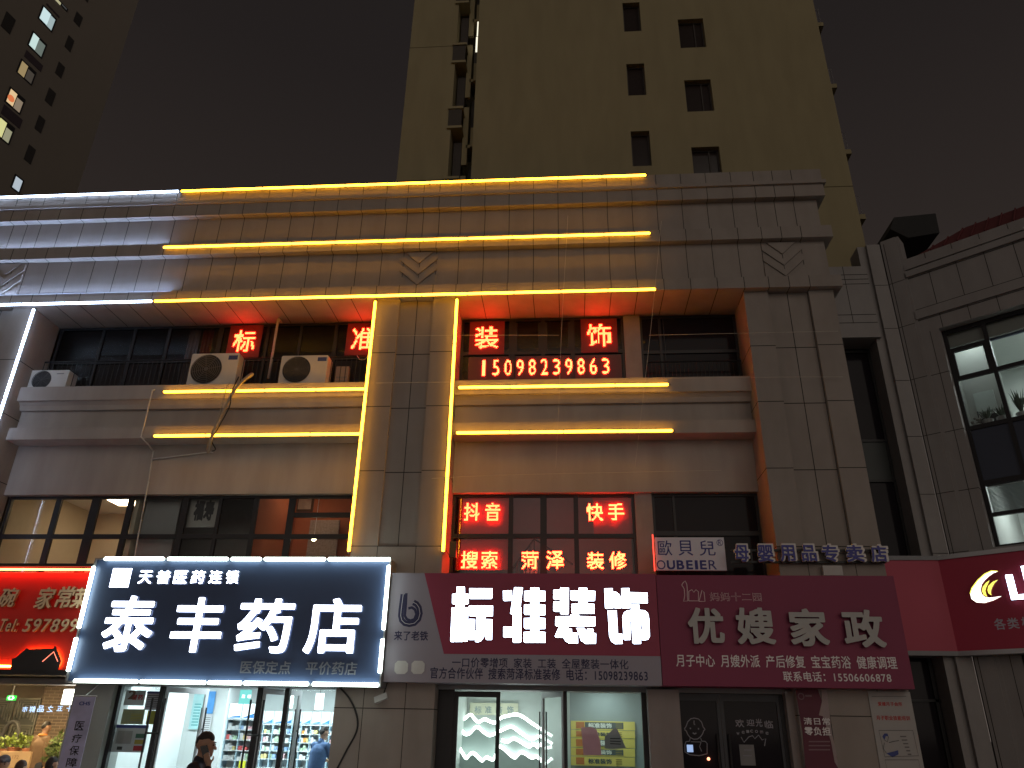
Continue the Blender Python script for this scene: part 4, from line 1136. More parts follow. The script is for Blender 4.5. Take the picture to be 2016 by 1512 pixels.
def poster(name, bx, Y, m, label, extra=(), cat='poster', th=0.006):
    x0, x1, z0, z1 = BX(*bx, Y)
    t = empty(name, (0, 0, 0), 0, label, cat)
    b = MB(); b.box(x0, x1, Y, Y + th, z0, z1); b.build('sheet', m, t)
    for nm, m2, rects in extra:
        b = MB()
        for (u0, u1, v0, v1) in rects:
            b.box(x0 + (x1 - x0) * u0, x0 + (x1 - x0) * u1, Y - 0.003, Y, z0 + (z1 - z0) * v0, z0 + (z1 - z0) * v1)
        b.build(nm, m2, t)
    return t, (x0, x1, z0, z1)
GREYP = thin(mat('grey_poster', (0.50, 0.51, 0.51), 0.7, 0.04), 0.35)
PRB = mat('print_blue', (0.05, 0.07, 0.25), 0.6); PRR = mat('print_red', (0.45, 0.03, 0.03), 0.6); PRG = mat('print_green', (0.05, 0.16, 0.10), 0.6); PRY = mat('print_yellow', (0.40, 0.33, 0.04), 0.6); PRK = mat('print_dark', (0.06, 0.06, 0.06), 0.7)
YI = YG + 0.04
t, bb = poster('price_poster', (246, 1359, 285, 1389), YI, GREYP, 'grey price poster with big dark and red figures on the pharmacy glass')
b = MB(); write(b, '2', (bb[0] + 0.06, bb[0] + 0.22, bb[2] + 0.11, bb[2] + 0.28), YI - 0.006, 0.03, 30); b.build('figure', mat('brown_print', (0.16, 0.07, 0.04), 0.6), t)
b = MB(); write(b, '普药', (bb[1] - 0.26, bb[1] - 0.03, bb[2] + 0.10, bb[2] + 0.20), YI - 0.006, 0.03, 30); b.build('lettering', PRR, t)
poster('notice_poster', (287, 1361, 314, 1398), YI, thin(mat('grey_poster_two', (0.45, 0.44, 0.48), 0.7), 0.3), 'grey notice with blue heading hung high on the pharmacy glass', [('heading', PRB, [(0, 1, 0.88, 1)]), ('text_lines', PRK, [(0.1, 0.9, 0.15 + 0.1 * k, 0.19 + 0.1 * k) for k in range(7)])])
poster('olive_poster', (240, 1396, 283, 1426), YI, thin(mat('olive_sheet', (0.30, 0.31, 0.20), 0.7, 0.15, 4), 0.3), 'dark olive poster below the grey price poster on the pharmacy glass', [('text_lines', PRY, [(0.4, 0.9, 0.25 + 0.1 * k, 0.29 + 0.1 * k) for k in range(5)])])
poster('olive_poster', (289, 1399, 306, 1426), YI, thin(mat('yellow_green_sheet', (0.35, 0.34, 0.07), 0.7, 0.1, 4), 0.3), 'narrow yellow green poster beside the pharmacy door post')
poster('regulation_board', (224, 1427, 288, 1481), YI, GREYP, 'grey notice board with navy heading and coloured keys on the pharmacy glass',
       [('heading', PRB, [(0, 1, 0.88, 1)]), ('plan', mat('plan_grey', (0.33, 0.34, 0.34), 0.7), [(0.08, 0.55, 0.30, 0.78)]), ('green_key', PRG, [(0.66, 0.95, 0.52, 0.68)]), ('yellow_key', PRY, [(0.66, 0.95, 0.30, 0.46)]), ('red_key', PRR, [(0.66, 0.95, 0.06, 0.24)]), ('small_box', PRK, [(0.16, 0.32, 0.08, 0.2)])])
poster('wall_poster', (377, 1363, 398, 1436), 3.0, mat('cyan_poster', (0.45, 0.72, 0.75), 0.6, 0.3, 5), 'tall pale blue poster on the pharmacy wall left of the man', [('text_lines', mat('teal_print', (0.1, 0.4, 0.42), 0.6), [(0.2, 0.8, 0.1 + 0.08 * k, 0.13 + 0.08 * k) for k in range(8)])])
poster('wall_poster', (404, 1361, 422, 1405), 3.0, mat('blue_poster', (0.08, 0.28, 0.62), 0.6, 0.3, 6), 'blue poster high on the pharmacy wall above the man')
poster('wall_poster', (400, 1406, 415, 1445), 3.0, mat('white_notice', (0.62, 0.64, 0.66), 0.6), 'white framed notice just above the head of the man', [('text_lines', GREYM, [(0.15, 0.85, 0.1 + 0.1 * k, 0.14 + 0.1 * k) for k in range(8)])])
poster('price_tag', (470, 1498, 483, 1512), 2.9, mat('lemon_tag', (0.75, 0.75, 0.05), 0.5), 'bright lemon yellow card beside the pharmacy shelf')
wallbox(px(366, 1400, 3.05), px(444, 1400, 3.05), 3.05, 3.12, 0, 2.86, CW)
# vertical cloth banner
YV = -0.55
t = empty('vertical_banner', (0, 0, 0), 0, 'vertical blue grey banner with four dark characters between restaurant and pharmacy', 'banner')
c0, c1 = at(147, 1370, YV), at(189, 1370, YV)
b = MB(); b.box(c0.x, c1.x, YV, YV + 0.01, 0.4, c0.z); b.build('cloth', mat('banner_cloth', (0.40, 0.41, 0.62), 0.6, 0.45, 3.0), t)
b = MB(); b.tube([(c0.x - 0.02, YV, c0.z), (c1.x + 0.02, YV, c0.z)], 0.012, 8); b.tube([((c0.x + c1.x) / 2, YV, c0.z), ((c0.x + c1.x) / 2, -0.1, 2.5)], 0.01, 6); b.build('rod', ALU, t)
for ch, bx in zip('医疗保障', ((148, 1420, 166, 1438), (142, 1445, 161, 1462), (137, 1468, 156, 1487), (131, 1492, 152, 1510))): letters(t, ch, bx, YV, 0.012, 36, mat('banner_ink', (0.012, 0.012, 0.02), 0.7), 0, 'letter')
x0, x1, z0, z1 = BX(154, 1379, 180, 1391, YV); b = MB(); write(b, 'CHS', (x0 + 0.02, x1 - 0.02, z0 + 0.02, z1 - 0.02), YV - 0.004, 0.03, 24); b.build('emblem', PRB, t)

# --- wall between pharmacy and decoration shop: cable, spot, scratches
wire('hanging_cable', [at(668, 1352, -0.06), at(690, 1378, -0.07), at(703, 1410, -0.07), at(702, 1440, -0.07), at(682, 1478, -0.08), at(655, 1530, -0.08)], 0.018, DARK, 'thick black cable drooping down the stone pier by the pharmacy', 'cable')
t = empty('flood_lamp', tuple(at(750, 1375, -0.2)), 0, 'small unlit white flood lamp hanging on the stone pier under the signs', 'lamp')
b = MB(); b.box(-0.12, 0.12, -0.03, 0.02, -0.06, 0.06); 
o = b.build('lamp_body', mat('lamp_white', (0.45, 0.44, 0.44), 0.5), t); o.rotation_euler = (rad(-30), rad(-22), 0)
b = MB(); b.tube([(0.03, 0.03, 0.05), (0.05, 0.2, 0.3)], 0.012, 6); b.build('bracket', DARK, t)

# --- decoration shop
Z_D = pz(1080, 1359, YG)
d0, d1 = px(888, 1400, YG), px(1268, 1400, YG)
t0, t1, t2 = px(984, 1370, YG), px(1074, 1370, YG), px(1113, 1370, YG)
b = MB(); b.box(-2.54, 1.95, YG - 0.06, YG + 0.06, Z_D, Z_D + 0.07); b.build('door_head', FRAME, BLK)
pane(-2.5, 1.7, Z_D + 0.07, 2.46, YG)
for x, wd in ((d0, 0.12), (d1, 0.09), (t2, 0.06)): mullion(x, Z_D, wd)
b = MB(); b.box(-2.54, d0 - 0.06, YG - 0.03, YG + 0.4, 0, 2.46); b.build('side_panel', FRAME, BLK)
b = MB(); b.box(d1 + 0.045, 1.97, 0.1, 0.8, 0, 2.5); b.build('pier', mat('pier_stone', (0.30, 0.26, 0.25), 0.8, 0.1, 3, stain=0.3), BLK)
pane(t2, d1, 0.1, Z_D, YG)
leaf(d0 + 0.06, YG, 0.0, t0 - d0 - 0.05, Z_D - 0.06, FRAME, 0.075)
leaf(t2 - 0.03, YG, rad(116), 1.0, Z_D - 0.03, LEAF_FR, 0.07)
GW = mat('green_white_wall', (0.60, 0.68, 0.65), 0.6, 0.03)
room(-2.45, 1.75, 0.55, 4.2, 2.66, GW)
lamp('ceiling_lamp', -1.6, -1.0, 1.6, 2.6, 2.6, em('shop_lamp', (0.86, 1.0, 0.95), 8.0), 'white ceiling panel lamp inside the decoration shop, nearer the closed door', 'ceiling lamp')
lamp('ceiling_lamp', 0.4, 1.0, 1.4, 2.4, 2.6, MATS['shop_lamp'], 'white ceiling panel lamp inside the decoration shop, above the yellow boards', 'ceiling lamp')
# layered mountain wall with light behind each ridge
mt = empty('mountain_light_wall', (0, 0, 0), 0, 'layered mountain shaped wall panels with glowing white ridges inside the decoration shop', 'wall decoration')
def zpx(pts): return [(880 + x / 8.4, 1340 + y / 8.4) for x, y in pts]
RID = [[(100, 640), (200, 700), (300, 650), (380, 590), (430, 640), (480, 690), (530, 710), (620, 665), (700, 700), (800, 720), (900, 640), (1000, 610), (1180, 590), (1400, 730), (1600, 860), (1760, 960)],
       [(100, 930), (210, 850), (300, 915), (390, 890), (490, 795), (590, 870), (690, 930), (780, 910), (900, 850), (1060, 790), (1200, 880), (1390, 995), (1530, 945), (1640, 1010), (1760, 1090)],
       [(100, 1000), (210, 980), (300, 1000), (390, 1010), (490, 1000), (690, 1050), (900, 1010), (1000, 1040), (1120, 990), (1340, 1115), (1430, 1080), (1500, 1130), (1540, 1080), (1600, 1140), (1760, 1120)],
       [(100, 1090), (190, 1140), (310, 1310), (420, 1225), (570, 1350), (650, 1300), (770, 1330), (850, 1150), (900, 1130), (1110, 1300), (1230, 1210), (1390, 1300), (1490, 1290), (1620, 1400), (1760, 1290)]]
MTC = mat('mountain_panel', (0.36, 0.45, 0.43), 0.6, 0.06, 2)
for k, rg in enumerate(RID):
    if k == 2: rg = [p for p in rg if p[0] >= 800] 
    Y = 3.6 - 0.14 * k
    P = spath(zpx(rg), Y)
    Q = []
    for i in range(len(P) - 1):
        p0, p1, p2, p3 = [Vector(P[max(0, min(len(P) - 1, j))]) for j in (i - 1, i, i + 1, i + 2)]
        for q in range(5):
            s_ = q / 5; v_ = 0.5 * ((2 * p1) + (p2 - p0) * s_ + (2 * p0 - 5 * p1 + 4 * p2 - p3) * s_ * s_ + (3 * p1 - p0 - 3 * p2 + p3) * s_ ** 3)
            if not Q or v_.x > Q[-1][0] + 0.005: Q.append((v_.x, v_.y))
    b = MB()
    for i in range(len(Q) - 1):
        b.poly([(Q[i][0], Y, Q[i][1]), (Q[i + 1][0], Y, Q[i + 1][1]), (Q[i + 1][0], Y, 0.02), (Q[i][0], Y, 0.02)])
        b.poly([(Q[i][0], Y, Q[i][1]), (Q[i + 1][0], Y, Q[i + 1][1]), (Q[i + 1][0], Y + 0.03, Q[i + 1][1]), (Q[i][0], Y + 0.03, Q[i][1])])
    b.build('mountain_panel', MTC, mt)
    b = MB(); b.tube([(x, Y + 0.055, z + 0.03) for x, z in Q], 0.042, 6); b.build('ridge_light', em('ridge_led', (0.90, 1.0, 0.96), 6.0), mt, True)
x0, x1, z0, z1 = BX(925, 1384, 1020, 1408, 4.1)
t = empty('cream_wall_sign', (0, 0, 0), 0, 'pale cream sign with grey characters above the mountain panels', 'sign')
b = MB(); b.box(x0, x1, 4.1, 4.13, z0, z1); b.build('board', mat('cream_board', (0.66, 0.68, 0.52), 0.6), t)
for ch, bx in (('标', (934, 1390, 948, 1405)), ('准', (955, 1390, 968, 1405)), ('装', (976, 1390, 989, 1405)), ('饰', (998, 1390, 1011, 1405))): letters(t, ch, bx, 4.1, 0.02, 30, mat('grey_print', (0.28, 0.36, 0.36), 0.6), 0, 'letter')
# wall with yellow boards behind the right pane
YY = 2.6
wallbox(px(1122, 1400, 2.7), 1.75, 2.66, 2.74, 0, 2.66, mat('slate_wall', (0.25, 0.31, 0.31), 0.7, 0.04))
YEL = mat('yellow_board', (0.62, 0.55, 0.14), 0.6, 0.05)
def yrow(t_, b_, m, dark, label, chars=True):
    x0, x1, z0, z1 = BX(1124, t_, 1250, b_, YY)
    t = empty('yellow_board', (0, 0, 0), 0, label, 'board')
    q = MB(); q.box(x0, x1, YY, YY + 0.03, z0, z1 - 0.01); q.build('panel', YEL, t)
    if dark:
        q = MB(); q.box(x0 + (x1 - x0) * 0.22, x0 + (x1 - x0) * 0.82, YY - 0.003, YY, z0 + 0.02, z1 - 0.03); q.build('dark_field', mat('slate_print', (0.07, 0.10, 0.10), 0.6), t)
    q = MB(); q.box(x0 + (x1 - x0) * 0.08, x0 + (x1 - x0) * 0.21, YY - 0.003, YY, z0 + 0.02, z1 - 0.03); q.build('orange_field', mat('orange_print', (0.42, 0.16, 0.05), 0.6), t)
    if chars:
        q = MB(); write(q, '标准装饰', (x0 + (x1 - x0) * 0.27, x0 + (x1 - x0) * 0.64, z0 + 0.035, z1 - 0.045), YY - 0.007, 0.03, 32); q.build('lettering', mat('pale_print_letters', (0.6, 0.66, 0.6), 0.6) if dark else mat('slate_print2', (0.06, 0.09, 0.09), 0.6), t)
    q = MB()
    for k in range(3): q.box(x0 + (x1 - x0) * 0.70, x0 + (x1 - x0) * 0.80, YY - 0.007, YY - 0.003, z0 + (z1 - z0) * (0.2 + 0.22 * k), z0 + (z1 - z0) * (0.28 + 0.22 * k))
    q.build('text_lines', mat('olive_print', (0.22, 0.20, 0.06), 0.6), t)
yrow(1419, 1437, YEL, True, 'topmost yellow advertising board with a dark field in the decoration shop')
yrow(1437, 1453, YEL, False, 'plain yellow advertising board second from the top, behind the papers')
yrow(1453, 1472, YEL, True, 'yellow advertising board in the middle of the stack, mostly behind the papers')
yrow(1472, 1489, YEL, True, 'yellow advertising board with dark field right below the grey paper')
yrow(1489, 1508, YEL, False, 'yellow advertising board with dark characters, lowest whole one of the stack')
def paper(pts, m, label, marks=()):
    b = MB(); b.prism(spath(pts, YG + 0.035), YG + 0.03, YG + 0.034); o = b.build('paper_sheet', m); tag(o, label, 'paper')
    if marks:
        q = MB()
        for a in marks: q.ribbon(spath(a, YG + 0.03), 0.016, YG + 0.027)
        q.build('text_lines', PRK, o)
paper([(1144, 1432), (1165, 1431), (1175, 1437), (1182, 1460), (1184, 1487), (1149, 1487)], thin(mat('pink_paper', (0.66, 0.44, 0.48), 0.8), 0.6), 'pink sheet of paper stuck on the glass of the decoration shop')
paper([(1209, 1434), (1214, 1434), (1233, 1473), (1205, 1475), (1190, 1474), (1191, 1450)], thin(mat('grey_paper_two', (0.42, 0.42, 0.44), 0.8), 0.5), 'folded grey paper with dark lines stuck on the glass of the decoration shop',
      [[(1201, 1454), (1221, 1454)], [(1201, 1459), (1222, 1460)], [(1201, 1464), (1222, 1465)]])

# --- dark shop behind the dark red sign
k0, k1 = px(1312, 1400, YG), px(1537, 1400, YG)
b = MB(); b.box(1.97, k0, 0.25, 0.7, 0, 2.5); b.build('pier', MATS['pier_stone'], BLK)
b = MB(); b.box(k0, k1 + 0.05, YG - 0.06, YG + 0.06, pz(1400, 1366, YG), 2.5); b.build('door_head', FRAME, BLK)
kh = pz(1400, 1366, YG)
km = px(1418, 1400, YG)
def dark_leaf(x0, x1):
    t = empty('glass_door', ((x0 + x1) / 2, YG, 0.02)); t.parent = BLK; hw = (x1 - x0) / 2
    b = MB(); b.box(-hw, -hw + 0.06, -0.03, 0.03, 0, kh - 0.02); b.box(hw - 0.06, hw, -0.03, 0.03, 0, kh - 0.02); b.box(-hw + 0.06, hw - 0.06, -0.03, 0.03, kh - 0.14, kh - 0.02); b.build('door_frame', mat('charcoal_frame', (0.035, 0.035, 0.045), 0.4), t)
    b = MB(); b.box(-hw + 0.06, hw - 0.06, -0.004, 0.004, 0.0, kh - 0.14); b.build('pane', DGLASS, t)
    b = MB(); b.tube([(hw - 0.1 if x0 < km - 0.1 else -hw + 0.1, -0.08, 0.5), (hw - 0.1 if x0 < km - 0.1 else -hw + 0.1, -0.08, 1.75)], 0.018, 8); b.build('handle', DARK, t)
    return t
dl1 = dark_leaf(k0 + 0.01, km - 0.005); dl2 = dark_leaf(km + 0.005, k1 - 0.01)
mullion(k1 + 0.02, kh, 0.07)
b = MB(); b.box(k1 + 0.055, 4.04, 0.2, 0.9, 0, 2.5); b.build('pier', MATS['pier_stone'], BLK)
DECAL = mat('frosted_decal', (0.30, 0.29, 0.33), 0.7)
YK = YG - 0.01
t = empty('baby_decal', (0, 0, 0), 0, 'thin line drawing of a smiling baby on the dark glass door', 'decal')
def zp7(pts): return spath([(1310 + x / 8.4, 1340 + y / 8.4) for x, y in pts], YK)
b = MB()
b.ribbon(zp7([(480, 618), (420, 630), (370, 680), (340, 760), (318, 790), (325, 820), (345, 830), (370, 890), (410, 940), (470, 970), (530, 965), (580, 930), (615, 880), (635, 825), (655, 810), (645, 790), (625, 770), (600, 690), (550, 635)]), 0.016, YK, closed=True)
b.ribbon(zp7([(475, 660), (472, 700), (478, 725), (492, 725)]), 0.018, YK)
b.ribbon(zp7([(412, 778), (415, 802)]), 0.022, YK); b.ribbon(zp7([(546, 783), (549, 810)]), 0.022, YK)
b.ribbon(zp7([(452, 862), (485, 882), (512, 865)]), 0.022, YK)
b.ribbon(zp7([(410, 950), (400, 1000), (340, 1010), (322, 1060), (325, 1180), (400, 1225), (560, 1240), (690, 1210), (690, 1040), (660, 1005), (600, 1000), (585, 955)]), 0.014, YK)
b.ribbon(zp7([(420, 1010), (590, 1015)]), 0.012, YK); b.ribbon(zp7([(590, 1015), (565, 1090), (600, 1170)]), 0.012, YK)
b.build('line_drawing', DECAL, t)
t = empty('welcome_decal', (0, 0, 0), 0, 'faded welcome lettering with ornament on the dark glass door', 'decal')
for ch, (a, c, d, e_) in zip('欢迎光临', ((1155, 640, 1300, 770), (1340, 640, 1470, 750), (1490, 630, 1600, 760), (1640, 660, 1780, 790))):
    letters(t, ch, (1310 + a / 8.4, 1340 + c / 8.4, 1310 + d / 8.4, 1340 + e_ / 8.4), YK, 0.016, 30, DECAL, 0, 'letter')
for ch, (x, y) in zip('welcome', ((1200, 875), (1285, 855), (1360, 840), (1425, 835), (1505, 840), (1590, 850), (1680, 870))):
    letters(t, ch, (1310 + (x - 24) / 8.4, 1340 + (y - 24) / 8.4, 1310 + (x + 24) / 8.4, 1340 + (y + 24) / 8.4), YK, 0.012, 24, DECAL, 0, 'letter')
b = MB(); b.ribbon(zp7([(1250, 930), (1300, 1020), (1380, 930), (1440, 910), (1480, 960), (1540, 900), (1600, 980), (1660, 960), (1640, 1080)]), 0.014, YK); b.build('ornament', DECAL, t)
poster('paper_notice', (1457, 1466, 1486, 1507), YK - 0.006, mat('pale_notice', (0.22, 0.215, 0.22), 0.8), 'pale sheet of paper pasted on the dark glass door under the welcome lettering', [('text_lines', DECAL, [(0.3, 0.8, 0.72, 0.76), (0.2, 0.8, 0.45, 0.48)])], 'notice')
b = MB(); b.ball((0, 0, 0), 0.028, 10, 6); o = b.build('indicator_lamp', em('red_pilot', (1.0, 0.30, 0.16), 4.0)); o.location = at(1395, 1494, YG - 0.03); tag(o, 'tiny orange pilot lamp glowing on the dark glass door', 'lamp')
x0, x1, z0, z1 = BX(1353, 1467, 1364, 1480, YG - 0.02)
b = MB(); b.box(-0.055, 0.055, 0, 0.01, -0.06, 0.06); o = b.build('small_screen', em('blue_screen', (0.45, 0.62, 1.0), 0.75)); o.location = ((x0 + x1) / 2, YG - 0.025, (z0 + z1) / 2); tag(o, 'small bluish lit screen glowing on the baby drawing door', 'screen')
x0, x1, z0, z1 = BX(1291, 1363, 1309, 1369, 0.1)
b = MB(); b.box(x0, x1, 0, 0.12, z0, z1); o = b.build('alarm_box', DARK); o.location = (0, 0.0, 0); o.location.y = 0.12; tag(o, 'small dark alarm box under the corner where the two signs meet', 'box')
# posters on the corner pilaster
WP = mat('white_poster', (0.40, 0.385, 0.375), 0.7, 0.04)
YW2 = -0.02
t = empty('white_poster', (0, 0, 0), 0, 'tall white poster with red characters and framed drawing on the corner pilaster', 'poster')
c0, c1 = S(1708, 1361, YW2), S(1791, 1361, YW2)
b = MB(); b.box(c0[0], c1[0], YW2, YW2 + 0.008, 0.5, c0[1]); b.build('sheet', WP, t)
letters(t, '爱嫂月子会所', (1728, 1382, 1776, 1390), YW2, 0.02, 28, PRR); letters(t, '月子职业技能培训', (1725, 1409, 1791, 1418), YW2, 0.02, 28, PRR)
b = MB()
b.ribbon(spath([(1730, 1438), (1797, 1438), (1808, 1488), (1742, 1490)], YW2), 0.012, YW2 - 0.004, closed=True); b.ribbon(spath([(1742, 1496), (1808, 1496), (1815, 1530), (1750, 1530)], YW2), 0.012, YW2 - 0.004, closed=True)
for k in range(6): b.ribbon(spath([(1772 + 3 * k, 1450 + 7 * k), (1784 + 2 * k, 1450 + 7 * k)], YW2), 0.02, YW2 - 0.004)
b.ribbon(spath([(1716, 1371), (1784, 1371)], YW2), 0.008, YW2 - 0.004)
b.build('frame_print', mat('grey_lines', (0.16, 0.15, 0.15), 0.7), t)
b = MB()
def blob(pts, y=YW2 - 0.004): b.poly([(x, y, z) for x, z in spath(pts, YW2)])
blob([(1737, 1450), (1741, 1444), (1747, 1444), (1749, 1450), (1744, 1449), (1741, 1457)]); blob([(1745, 1483), (1768, 1477), (1769, 1485), (1757, 1491)])
b.build('drawing_dark', PRB, t)
b = MB(); b.ribbon(spath([(1741, 1457), (1747, 1461), (1749, 1450)], YW2), 0.008, YW2 - 0.005); b.ribbon(spath([(1741, 1462), (1739, 1474), (1745, 1483)], YW2), 0.008, YW2 - 0.005); b.ribbon(spath([(1750, 1462), (1762, 1459), (1770, 1458)], YW2), 0.01, YW2 - 0.005); b.build('drawing_line', PRK, t)
t = empty('torn_poster', (0, 0, 0), 0, 'torn maroon poster with white characters on the pilaster beside the dark shop', 'poster')
YM = 0.0
tp = [(1566, 1357), (1610, 1357), (1618, 1380), (1614, 1400), (1632, 1412), (1637, 1445), (1640, 1470), (1648, 1490), (1650, 1560), (1590, 1560), (1580, 1440)]
b = MB(); b.prism(spath([(x, y) for x, y in tp], -0.02), -0.02, -0.012); b.build('sheet', mat('maroon_sheet', (0.13, 0.035, 0.055), 0.7, 0.15, 3), t)
b = MB(); b.prism(spath([(1617, 1357), (1627, 1357), (1633, 1400), (1637, 1440), (1646, 1480), (1650, 1512), (1643, 1500), (1636, 1460), (1620, 1410), (1612, 1408), (1618, 1382)], -0.02), -0.026, -0.021); b.build('torn_edge', mat('torn_paper', (0.36, 0.29, 0.29), 0.8), t)
letters(t, '清日常', (1582, 1413, 1634, 1427), -0.03, 0.012, 30, WL); letters(t, '零负担', (1584, 1431, 1635, 1448), -0.03, 0.016, 30, WL)
b = MB()
for k in range(3): b.ribbon(spath([(1592, 1460 + 8 * k), (1634, 1460 + 8 * k)], -0.02), 0.02, -0.026)
c = S(1577, 1371, -0.02); b.ribbon([(c[0] + 0.05 * math.cos(q * 0.52), c[1] + 0.05 * math.sin(q * 0.52)) for q in range(12)], 0.018, -0.026, closed=True)
b.ribbon(spath([(1585, 1370), (1598, 1370)], -0.02), 0.03, -0.026); b.build('text_lines', mat('dusty_print', (0.24, 0.15, 0.17), 0.7), t)

# ================================================================== restaurant interior at the far left
RX1 = px(150, 1430, YG)
pane(-17, RX1, 0.3, Z_H - 0.02, YG); 
b = MB(); b.box(RX1, RX1 + 0.1, YG - 0.05, YG + 0.05, 0, Z_H); b.build('door_post', FRAME, BLK)
WARMW = mat('warm_ceiling_paint', (0.55, 0.45, 0.33), 0.7)
room(-18, -9.8, 0.55, 5.6, 2.72, WARMW, WARMW)
lamp('ceiling_lamp', -13.0, -12.2, 2.0, 2.6, 2.68, em('rest_lamp', (1.0, 0.72, 0.38), 75.0), 'warm ceiling panel lamp inside the restaurant, farther from the banner', 'ceiling lamp')
lamp('ceiling_lamp', -11.2, -10.5, 0.9, 1.6, 2.68, MATS['rest_lamp'], 'warm ceiling panel lamp inside the restaurant close to the banner', 'ceiling lamp')
# brick wall with lattice screens
m, t_, p = node_mat('brown_brick'); br = t_.nodes.new('ShaderNodeTexBrick'); tc_ = t_.nodes.new('ShaderNodeTexCoord'); mp_ = t_.nodes.new('ShaderNodeMapping')
mp_.inputs['Rotation'].default_value = (rad(90), 0, 0)
br.inputs['Color1'].default_value = (0.085, 0.06, 0.045, 1); br.inputs['Color2'].default_value = (0.12, 0.085, 0.06, 1); br.inputs['Mortar'].default_value = (0.30, 0.24, 0.18, 1)
br.inputs['Scale'].default_value = 4.0; br.inputs['Mortar Size'].default_value = 0.018; br.inputs['Brick Width'].default_value = 0.9; br.inputs['Row Height'].default_value = 0.28
t_.links.new(tc_.outputs['Object'], mp_.inputs[0]); t_.links.new(mp_.outputs[0], br.inputs['Vector']); t_.links.new(br.outputs['Color'], p.inputs['Base Color']); p.inputs['Roughness'].default_value = 0.8
MATS['brown_brick'] = m
wx0 = px(72, 1420, 4.0)
b = MB(); b.box(wx0, -9.8, 4.0, 4.2, 0, 2.72); o = b.build('brick_wall', m, BLK)
LAT = mat('lattice_wood', (0.17, 0.17, 0.15), 0.6, 0.1); LATB = mat('lattice_back', (0.07, 0.075, 0.07), 0.6)
for i, (l, r_) in enumerate(((-26, 18), (24, 70))):
    x0, x1, z0, z1 = BX(l, 1374, r_, 1470, 4.05)
    t = empty('lattice_screen', (0, 0, 0), 0, ['grey wooden lattice screen with key pattern, leftmost in the restaurant', 'grey wooden lattice screen with key pattern beside the brick wall'][i], 'screen', 'lattice screens in the restaurant')
    b = MB(); b.box(x0, x1, 4.08, 4.1, 0.5, z1); b.build('back_board', LATB, t)
    b = MB()
    for (a, c) in ((0, 0.06), (0.94, 1)): b.box(x0 + (x1 - x0) * a, x0 + (x1 - x0) * c, 4.03, 4.08, 0.5, z1)
    for k in range(3):
        zz = 0.5 + (z1 - 0.5) * (k + 1) / 3
        b.box(x0, x1, 4.031, 4.08, zz - 0.04, zz)
        h = (z1 - 0.5) / 3; W_ = x1 - x0
        for q in range(3):
            m0 = 0.12 + 0.13 * q
            b.box(x0 + W_ * m0, x0 + W_ * (m0 + 0.05), 4.04, 4.079, zz - h + 0.1 * h + 0.08 * h * q, zz - 0.1 * h - 0.08 * h * q)
            b.box(x0 + W_ * (0.95 - m0), x0 + W_ * (1 - m0), 4.04, 4.079, zz - h + 0.1 * h + 0.08 * h * q, zz - 0.1 * h - 0.08 * h * q)
            b.box(x0 + W_ * m0, x0 + W_ * (0.95 - m0), 4.042, 4.079, zz - 0.14 * h - 0.08 * h * q, zz - 0.1 * h - 0.08 * h * q)
    b.build('lattice', LAT, t)
# bright lamp by the banner
t = empty('wall_lamp', tuple(at(136, 1372, 0.9)), 0, 'very bright square white lamp behind the top of the banner', 'lamp')
b = MB(); b.box(-0.14, 0.12, 0, 0.06, -0.14, 0.14); b.build('lamp_face', em('square_lamp', (1.0, 0.97, 0.85), 7.0), t)
b = MB(); b.box(-0.16, 0.14, 0.06, 0.10, -0.16, 0.16); b.build('lamp_body', GREYM, t)
# exit sign
x0, x1, z0, z1 = BX(13, 1369, 31, 1379, 3.2)
t = empty('exit_sign', (0, 0, 0), 0, 'small glowing green emergency exit sign hanging in the restaurant', 'sign')
b = MB(); b.box(x0, x1, 3.2, 3.23, z0, z1); b.build('panel', em('exit_green', (0.05, 0.95, 0.08), 1.3), t)
b = MB(); zc = (z0 + z1) / 2; xc = (x0 + x1) / 2
b.poly([(x0 + 0.02, 3.196, zc), (x0 + 0.07, 3.196, zc + 0.04), (x0 + 0.07, 3.196, zc - 0.04)]); b.poly([(x1 - 0.02, 3.196, zc), (x1 - 0.07, 3.196, zc - 0.04), (x1 - 0.07, 3.196, zc + 0.04)])
b.box(xc - 0.04, xc + 0.04, 3.19, 3.2, zc - 0.045, zc - 0.02); b.box(xc - 0.05, xc - 0.03, 3.19, 3.2, zc - 0.045, zc + 0.045); b.box(xc + 0.03, xc + 0.05, 3.19, 3.2, zc - 0.045, zc + 0.045); b.box(xc - 0.03, xc + 0.03, 3.19, 3.2, zc + 0.03, zc + 0.045)
b.build('pictogram', em('exit_white', (0.7, 1, 0.75), 2.0), t)
b = MB(); b.tube([(xc, 3.21, z1), (xc, 3.21, 2.72)], 0.008, 6); b.build('hanger', GREYM, t)
# glowing mirrored characters modelled in place of a neon sign's reflection
sg = sign('reflected_lettering', 'row of pale blue mirrored characters modelled for a sign reflection in the restaurant glass')
for ch, bx in zip('市鲜品之五十', ((44, 1391, 55, 1402), (58, 1390, 70, 1403), (74, 1389, 87, 1402), (93, 1389, 105, 1402), (112, 1390, 124, 1400), (131, 1389, 142, 1401))):
    letters(sg, ch, bx, 0.6, 0.02, 30, em('reflection_glow', (0.50, 0.68, 1.0), 1.7), 0, 'letter', None, 0.0, True)
